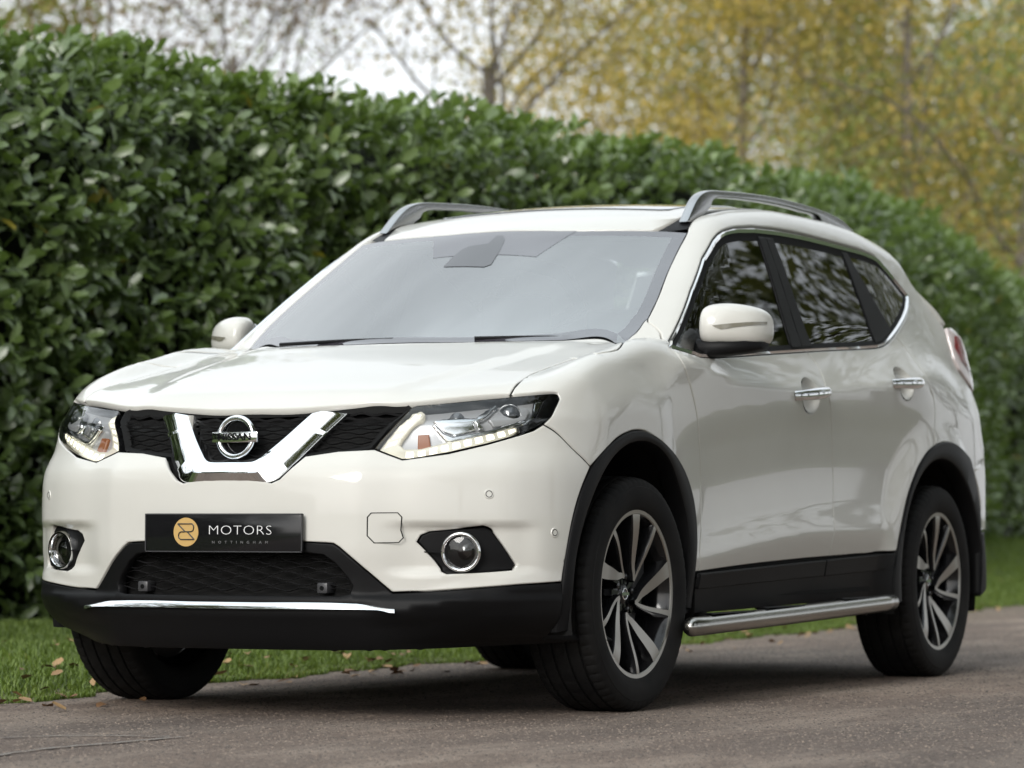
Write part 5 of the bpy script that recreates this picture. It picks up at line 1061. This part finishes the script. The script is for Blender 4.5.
# ---- wheels
def make_wheel():
    w = empty('wheel', (0, 0, 0), car)
    n = 320; prof = []                                  # tyre: (radius, lateral)
    side = [(.246, .094), (.252, .103), (.262, .109), (.280, .1135), (.300, .1150), (.318, .1125), (.320, .1105), (.330, .1085), (.340, .102), (.3455, .092)]
    prof = [(r, y) for r, y in side]
    for c in (.066, .024, -.024, -.066):
        prof += [(.3495, c + .0065), (.3488, c + .0045), (.3425, c + .0038), (.3425, c - .0038), (.3488, c - .0045), (.3497, c - .0065)]
        if c > -.06: prof += [(.350, c - .021)]
    prof += [(r, -y) for r, y in side[::-1]]
    mb = MB(); mb.lathe(prof, n, 'y'); V = np.array(mb.V).reshape(len(prof), n, 3)
    ang = np.arange(n)
    for i, (r, y) in enumerate(prof):                   # shoulder and block sipes
        if abs(y) > .070 and r > .329:
            cut = ((ang + (2 if y > 0 else 0)) % 5 == 0)
            k = (r - .0028) / r; V[i, cut, 0] *= k; V[i, cut, 2] *= k
        elif r > .349:
            cut = ((ang + int(round(y * 400))) % 8 == 0); k = (r - .003) / r; V[i, cut, 0] *= k; V[i, cut, 2] *= k
    mb.V = [tuple(v) for v in V.reshape(-1, 3)]
    mb.build('tyre', RUBBER, w, sharp=30, fix=False)
    mb = MB(); mb.lathe([(.2365, .0965), (.2390, .0995), (.2500, .1005), (.2520, .0985), (.2520, .094)], 96); mb.build('rim_lip', ALLOY, w, sharp=40)
    mb = MB(); mb.lathe([(.2455, .094), (.240, .0975), (.236, .088), (.226, .070), (.218, .02), (.216, -.06), (.235, -.085), (.247, -.098)], 96); mb.lathe([(.216, -.055), (.12, -.06), (.02, -.055)], 64); mb.build('rim', BLACKG, w, sharp=30, fix=False)
    mb = MB(); mb.lathe([(.165, .012), (.165, .022), (.095, .022), (.095, .012)], 64); mb.build('brake_disc', DISC, w, sharp=40)
    mb = MB(); mb.box((-.12, .02, .06), (.08, .06, .12)); mb.build('brake_caliper', GREYP, w, bevel=.01)
    def pol(deg, r): return np.array([-r * math.sin(R(deg)), r * math.cos(R(deg))])   # clockwise seen from outside: +y viewer has +x on the left
    def yy(r): return .070 + .028 * sstep(r, .05, .235)
    face = MB(); body_ = MB()
    for k in range(5):
        for path, wid in (([(46, .056), (36, .068), (20, .088), (10, .125), (4, .17), (1, .21), (0, .243)], [.010, .018, .027, .034, .039, .044, .051]),
                          ([(46, .056), (43.5, .08), (39, .13), (35, .19), (33, .243)], [.009, .011, .013, .0145, .018])):
            C = catmull(np.array([pol(a + 72 * k, r) for a, r in path]), .008); s = np.linspace(0, 1, len(C))
            W = np.interp(s, np.linspace(0, 1, len(wid)), wid)
            t = np.gradient(C, axis=0); t /= np.linalg.norm(t, axis=1, keepdims=True); nn = np.c_[-t[:, 1], t[:, 0]]
            L = C + nn * W[:, None] / 2; Rr = C - nn * W[:, None] / 2; Y = yy(np.linalg.norm(C, axis=1)); m = len(C)
            P = lambda A, d, g=0.: [(a[0], y + d, a[1]) for a, y in zip(A, Y)]
            V = P(L, 0) + P(Rr, 0) + P(L + nn * .004, -.012) + P(Rr - nn * .004, -.012) + P(L + nn * .006, -.05) + P(Rr - nn * .006, -.05)
            F = [(i, i + 1, m + i + 1, m + i) for i in range(m - 1)]; face.add(V[:2 * m], F)
            F2 = []
            for i in range(m - 1):
                for a, b in ((0, 2), (2, 4)): F2.append((b * m + i, b * m + i + 1, a * m + i + 1, a * m + i)); F2.append(((a + 1) * m + i, (a + 1) * m + i + 1, (b + 1) * m + i + 1, (b + 1) * m + i))
            body_.add(V, F2)
        # dark web between the pair of arms near the hub and a sloped pocket at the rim
        a = [pol(72 * k + q, r) for q, r in ((46, .050), (14, .060), (6, .11), (2, .16), (16, .12), (34, .12), (41, .10))]
        body_.prism([tuple(q) for q in a], .030, .058)
        b = [pol(72 * k + q, r) for q, r in ((3, .16), (1, .238), (16, .240), (12, .19))]
        body_.prism([tuple(q) for q in b], .030, .062)
        for q in (22, 58):
            body_.prism([tuple(pol(72 * k + q + d, r)) for d, r in ((-9, .03), (-7, .08), (7, .08), (9, .03))], .02, .055)
    face.build('spoke_face', ALLOY, w, fix=True); body_.build('spoke_body', BLACKG, w, sharp=30)
    mb = MB(); mb.lathe([(.0001, .060), (.024, .059), (.030, .056), (.032, .052), (.060, .050), (.066, .03)], 48); mb.build('hub_cap', BLACKG, w, sharp=35)
    mb = MB(); prof = [(.0165 + .0025 * math.cos(t), .0605 + .0015 * math.sin(t)) for t in np.linspace(0, 2 * math.pi, 9)]
    mb.lathe(prof, 32); mb.box((0, .0610, 0), (.046, .004, .009)); mb.build('hub_emblem', CHROME, w, sharp=60)
    for k in range(5):
        c = pol(72 * k + 10, .052); mb = MB(); mb.lathe([(.0001, .062), (.009, .060), (.010, .046)], 6); mb.V = [(v[0] + c[0], v[1], v[2] + c[1]) for v in mb.V]; mb.build('wheel_nut', BLACKG, w, sharp=30)
    return w
def copy_part(o, parent):
    c = o.copy(); COL.objects.link(c); c.parent = parent
    for ch in o.children: copy_part(ch, c)
    return c
w0 = make_wheel(); w0.location = (0, .7875, WHEEL_R); w0.rotation_euler = (0, 0, R(-1.7))
for x, y, rz in ((-2.705, .79, 0), (0, -.7875, 180 - 1.7), (-2.705, -.79, 180)):
    w = copy_part(w0, car); w.location = (x, y, WHEEL_R); w.rotation_euler = (0, 0, R(rz))
mb = MB(); mb.tube([(0, -.66, .33), (0, -.40, .36)], .035, 12); mb.tube([(.02, -.62, .24), (-.05, -.3, .27)], [.035, .03], 10); mb.build('front_suspension', DISC, car)
mb = MB(); mb.tube([(.0, .66, .33), (0, .40, .36)], .035, 12); mb.tube([(.02, .62, .24), (-.05, .3, .27)], [.035, .03], 10); mb.build('front_suspension', BLACKM, car)
mb = MB(); mb.tube([(-2.7, .68, .33), (-2.7, -.68, .33)], .05, 12); mb.build('rear_axle', BLACKM, car)

# ---- side steps
mb = MB(); q = [(-.2455, .944, .252), (-.248, .944, .252), (-.255, .9445, .252), (-.265, .945, .252), (-.276, .945, .2522), (-.36, .947, .254), (-1.1, .947, .270), (-1.95, .947, .290), (-2.05, .944, .2925), (-2.085, .925, .293)]
mb.tube(q, [.004, .012, .0205, .0265, .0298, .030, .030, .030, .028, .018], 24)
st = mb.build('side_step', STEEL, car, sharp=60)
for x in (-.58, -1.02, -1.72):
    mb = MB(); z = .254 + (-x - .36) * .0215
    b = MB(); b.lathe([(.0305, -.17), (.0335, -.165), (.0335, .165), (.0305, .17)], 24, 'x', 0, R(62), R(140)); mb.add([(v[0] + x, v[1] * 1.0 + .947, v[2] + z) for v in b.V], b.F); mb.build('step_pad', BLACKP, st, sharp=40)
for x in (-.55, -1.2, -1.85):
    mb = MB(); mb.tube([(x, .93, .262), (x, .78, .30)], .014, 8); mb.build('step_bracket', BLACKM, st)
both(st)
# ---- door mirrors
def make_mirror():
    m = empty('door_mirror', (0, 0, 0), car)
    # cap: superellipse sections across the car, swept back towards the tip
    secs = [(.868, -.595, 1.200, .030, .050), (.874, -.592, 1.200, .062, .068), (.892, -.600, 1.202, .086, .079), (.93, -.618, 1.2025, .098, .084), (.97, -.640, 1.201, .100, .083), (1.01, -.666, 1.1975, .094, .077), (1.035, -.686, 1.194, .080, .067), (1.050, -.700, 1.192, .055, .050), (1.055, -.706, 1.191, .020, .022)]
    n = 40; V = []; F = []
    for y, x, z, dx, dz in secs:
        for k in range(n):
            t = 2 * math.pi * k / n; c, s_ = math.cos(t), math.sin(t); e = .70
            px_ = math.copysign(abs(c) ** e, c); pz_ = math.copysign(abs(s_) ** e, s_)
            xx = px_ * dx * (1.0 if px_ > 0 else .55); zz = pz_ * dz
            xx -= .16 * max(zz, 0) * (1 if px_ > 0 else 0) + .0
            V.append((x - .073 + xx, y - .045, z - .012 + zz * .84))
    for i in range(len(secs) - 1):
        for k in range(n): F.append((i * n + k, i * n + (k + 1) % n, (i + 1) * n + (k + 1) % n, (i + 1) * n + k))
    F += [tuple(range(n)), tuple((len(secs) - 1) * n + k for k in range(n - 1, -1, -1))]
    mb = MB(); mb.add(V, F); cap = mb.build('mirror_cap', PAINT, m, sharp=60)
    sub = cap.modifiers.new('smooth', 'SUBSURF'); sub.levels = 1; sub.render_levels = 2
    # black underside with the arm to the door
    mb = MB()
    pts = [(-.60, .80, 1.118), (-.60, .86, 1.116), (-.615, .93, 1.117), (-.65, 1.0, 1.121), (-.685, 1.035, 1.126)]
    V = []; F = []
    for (x, y, z), w, h in zip(pts, (.045, .05, .06, .055, .035), (.030, .030, .026, .020, .012)):
        for k in range(16):
            t = 2 * math.pi * k / 16; V.append((x - .055 + w * math.copysign(abs(math.cos(t)) ** .6, math.cos(t)), y - .035 * sstep(y, .8, .9), z + h * math.copysign(abs(math.sin(t)) ** .6, math.sin(t))))
    for i in range(len(pts) - 1):
        for k in range(16): F.append((i * 16 + k, i * 16 + (k + 1) % 16, (i + 1) * 16 + (k + 1) % 16, (i + 1) * 16 + k))
    F += [tuple(range(16)), tuple(4 * 16 + k for k in range(15, -1, -1))]
    mb.add(V, F); mb.build('mirror_base', BLACKP, m, sharp=50)
    # indicator: a tapering lens that follows the cap's front
    mb = MB(); A = []; B = []
    for t in np.linspace(0, 1, 24):
        y = .925 + (1.052 - .925) * t
        sx = np.interp(y, [s[0] for s in secs], [s[1] for s in secs]); dx = np.interp(y, [s[0] for s in secs], [s[3] for s in secs])
        zt = 1.197 + .018 * t; zb = zt - .020 * min(1, t * 5) * (1 - .55 * t) - .001
        def fr(z):
            zc = np.interp(y, [s[0] for s in secs], [s[2] for s in secs]); dz = np.interp(y, [s[0] for s in secs], [s[4] for s in secs])
            s_ = min(abs((z - zc) / dz), .999) ** (1 / .70); c = math.sqrt(max(1 - s_ * s_, 0)) ** .70
            return sx - .03 + dx * c - .16 * max(z - zc, 0)
        fz_ = lambda z: 1.2 + (z - 1.2) * .84 - .012
        A.append((fr(zt) + .0012 - .043, y + .0008 - .045, fz_(zt))); B.append((fr(zb) + .0012 - .043, y + .0008 - .045, fz_(zb)))
    k = len(A); mb.add(A + B, [(i, i + 1, k + i + 1, k + i) for i in range(k - 1)]); mb.build('mirror_indicator', INDIC, m, fix=False)
    mb = MB(); mb.prism([(y, z) for y, z in ((.885, 1.145), (.88, 1.24), (.90, 1.262), (1.0, 1.256), (1.03, 1.23), (1.03, 1.16), (1.0, 1.143))], -.003, .003, 'x'); mb.V = [(v[0] - .755 - (v[1] - .93) * .35, v[1] - .045, 1.188 + (v[2] - 1.2) * .8) for v in mb.V]; mb.build('mirror_glass', MIRROR, m)
    return m
mir = make_mirror()
m2 = empty('door_mirror', (0, 0, 0), car)
for ch in list(mir.children):
    c2 = mirror_obj(ch, m2)
    if ch.name.startswith('mirror_cap'):
        s2 = c2.modifiers.new('smooth', 'SUBSURF'); s2.levels = 1; s2.render_levels = 2
# ---- roof rails
top = catmull(np.array([(-1.105, 1.560), (-1.14, 1.588), (-1.20, 1.634), (-1.26, 1.665), (-1.34, 1.684), (-1.47, 1.694), (-1.7, 1.706), (-2.0, 1.713), (-2.3, 1.708), (-2.5, 1.697), (-2.62, 1.682), (-2.72, 1.652), (-2.78, 1.630)]), .02)
und = catmull(np.array([(-2.40, 1.660), (-2.375, 1.676), (-2.2, 1.684), (-2.0, 1.687), (-1.7, 1.681), (-1.5, 1.671), (-1.40, 1.662), (-1.355, 1.648), (-1.34, 1.630)]), .015)
def roofz(x, y): return lift('T', np.array([[x, y]]))[0, 2]
foot_f = [(-1.25, roofz(-1.25, .56) - .012), (-1.14, roofz(-1.14, .56) - .012)]
foot_r = [(-2.74, roofz(-2.74, .55) - .015), (-2.42, roofz(-2.42, .55) - .015)]
poly = [tuple(p) for p in top] + foot_r + [tuple(p) for p in und] + foot_f
mb = MB(); mb.prism(poly, -.017, .017); mb.V = [(v[0], v[1] + .556 - .012 * float(sstep(-v[0], 1.0, 1.8)) - .10 * (v[2] - 1.62), v[2]) for v in mb.V]
rail = mb.build('roof_rail', SATIN, car, bevel=.006, sharp=30); both(rail)
# ---- tail lamp, rear corner, tailgate, rear bumper
tp = np.array(MISC['tail']); tb = drop('B', tp)
tl_ = np.vstack([tb, [[tb[-1][0] + .05, 1.07], [.80, 1.075], [.95, 1.10], [.97, 1.22], [.90, 1.27], [tb[0][0] + .06, 1.318]]])
def bulge(P, N):
    uv = drop('B', P); d = dist_to(tl_, uv); return P + N * (.018 * np.sqrt(np.clip(d / .045, 0, 1)))[:, None]
tl = patch('tail_light', 'B', loop_of([(np.vstack([tl_, tl_[:1]]), 0)], .012), [], TAILW, car, off=.002, flange=.02, h=.014, fn=bulge)
uvc = np.array([[.535, 1.185], [.525, 1.235], [.56, 1.28], [.66, 1.285], [.70, 1.2], [.65, 1.145], [.575, 1.15]])
tr = patch('tail_light_red', 'B', dens(uvc, .01), [], TAILR, tl, off=.0045, flange=.0, h=.014, fn=bulge, gap=0, lip=0); both(tl)
qb = drop('B', lift('S', np.array(PAN['body_side'][1][3][0]))); q2 = drop('B', lift('S', np.array(PAN['rear_bumper'][1][3][0])))
qq = np.vstack([qb, q2[::-1] if np.linalg.norm(q2[-1] - qb[-1]) < np.linalg.norm(q2[0] - qb[-1]) else q2])
cor = np.vstack([qq, [[1.02, .54], [1.02, 1.075], [.80, 1.07], [qb[0][0] + .05, 1.066]]])
both(patch('rear_corner', 'B', loop_of([(cor, 0), (cor[[-1, 0]], 0)], .02), [], PAINT, car, h=.03))
tg = np.array([(-y, z) for y, z in [(.0, 1.585), (.52, 1.56)]][::-1] + [(.52, 1.56), (.60, 1.47), (.655, 1.40), (.685, 1.34), (.60, 1.30), (.58, 1.08), (.70, 1.06), (.70, .80), (.55, .76)])
tg = np.vstack([[(0, 1.585), (.52, 1.56), (.60, 1.47), (.655, 1.40), (.685, 1.335), (.60, 1.30), (.58, 1.08), (.70, 1.06), (.70, .80), (.55, .76), (0, .76)]]); tg = np.vstack([tg, (tg * [-1, 1])[::-1][1:-1]])
rw = np.array([(0, 1.52), (.50, 1.50), (.58, 1.40), (.54, 1.22), (0, 1.20)]); rw = np.vstack([rw, (rw * [-1, 1])[::-1][1:-1]])
gate = patch('tailgate', 'R', dens(tg, .03), [dens(rw, .03)], PAINT, car, h=.05); patch('rear_window', 'R', dens(rw, .03), [], PGLASS, gate, off=-.004, flange=0, h=.06, gap=0)
rbm = np.array([(-.72, .755), (.72, .755), (.74, .54), (.50, .33), (-.50, .33), (-.74, .54)])
patch('rear_bumper', 'R', dens(rbm, .03), [], BLACKP, car, off=.002, h=.05)
# black lower corner behind the rear wheel
lc = np.array([[-3.14, .53], [-3.50, .535], [-3.34, .45], [-3.20, .31], [-3.13, .29]]); P = surf_y(np.c_[lc[:, 0], lc[:, 0] * 0 + .9, lc[:, 1]])
both(patch('rear_corner_cladding', 'S', dens(drop('S', P), .02), [], BLACKP, car, off=.004, h=.03))
mb = MB(); V = []
for x, y, z in ((-3.07, -.5, 1.60), (-3.07, .5, 1.60), (-3.22, .48, 1.575), (-3.22, -.48, 1.575)): V += [(x, y, z + .012), (x, y, z - .012)]
mb.add(V, [(0, 2, 4, 6), (7, 5, 3, 1), (0, 1, 3, 2), (2, 3, 5, 4), (4, 5, 7, 6), (6, 7, 1, 0)]); mb.build('roof_spoiler', PAINT, car, bevel=.006)
# ---- cabin
mb = MB(); prof = [(-.42, 1.06), (-.60, 1.075), (-.80, 1.07), (-.98, 1.03), (-1.02, .94), (-.95, .80), (-.60, .70), (-.42, .75)]; mb.prism(prof, -.74, .74); mb.build('dashboard', TRIM, car, bevel=.01)
mb = MB(); b = MB(); b.lathe([(.185 + .015 * math.cos(t), .015 * math.sin(t)) for t in np.linspace(0, 2 * math.pi, 9)], 40, 'x'); mb.add([(v[0] * .95 + .3 * v[2] * -1 - 1.16, v[1] - .38, v[2] * .95 + .98 + v[0] * .3) for v in b.V], b.F); mb.tube([(-1.16, -.38, .98), (-1.0, -.38, .90)], .04, 10); mb.box((-1.165, -.38, .98), (.03, .30, .06)); mb.build('steering_wheel', TRIM, car)
def seat(x, y, w, name='front_seat'):
    mb = MB(); mb.prism([(x + .25, .50), (x + .28, .62), (x + .2, .66), (x - .25, .62), (x - .28, .50)], y - w / 2, y + w / 2); s = mb.build(name, SEAT, car, bevel=.03)
    mb = MB(); mb.prism([(x - .18, .60), (x - .36, 1.16), (x - .40, 1.22), (x - .47, 1.20), (x - .34, .58)], y - w / 2, y + w / 2); mb.build('seat_back', SEAT, s, bevel=.03)
    for dy in ((0,) if w < .7 else (-.38, .38)):
        mb = MB(); mb.box((x - .44, y + dy, 1.30), (.09, .26, .16)); mb.tube([(x - .43, y + dy - .06, 1.16), (x - .43, y + dy - .06, 1.26)], .006, 6); mb.tube([(x - .43, y + dy + .06, 1.16), (x - .43, y + dy + .06, 1.26)], .006, 6); mb.build('headrest', SEAT, s, bevel=.025)
seat(-1.35, .38, .50); seat(-1.35, -.38, .50); seat(-2.25, 0, 1.25, 'rear_seat')
mb = MB(); mb.box((-.74, .02, 1.40), (.02, .24, .07)); mb.tube([(-.74, .02, 1.41), (-.80, .02, 1.45)], .01, 6); mb.build('cabin_mirror', GREYP, car, bevel=.01)
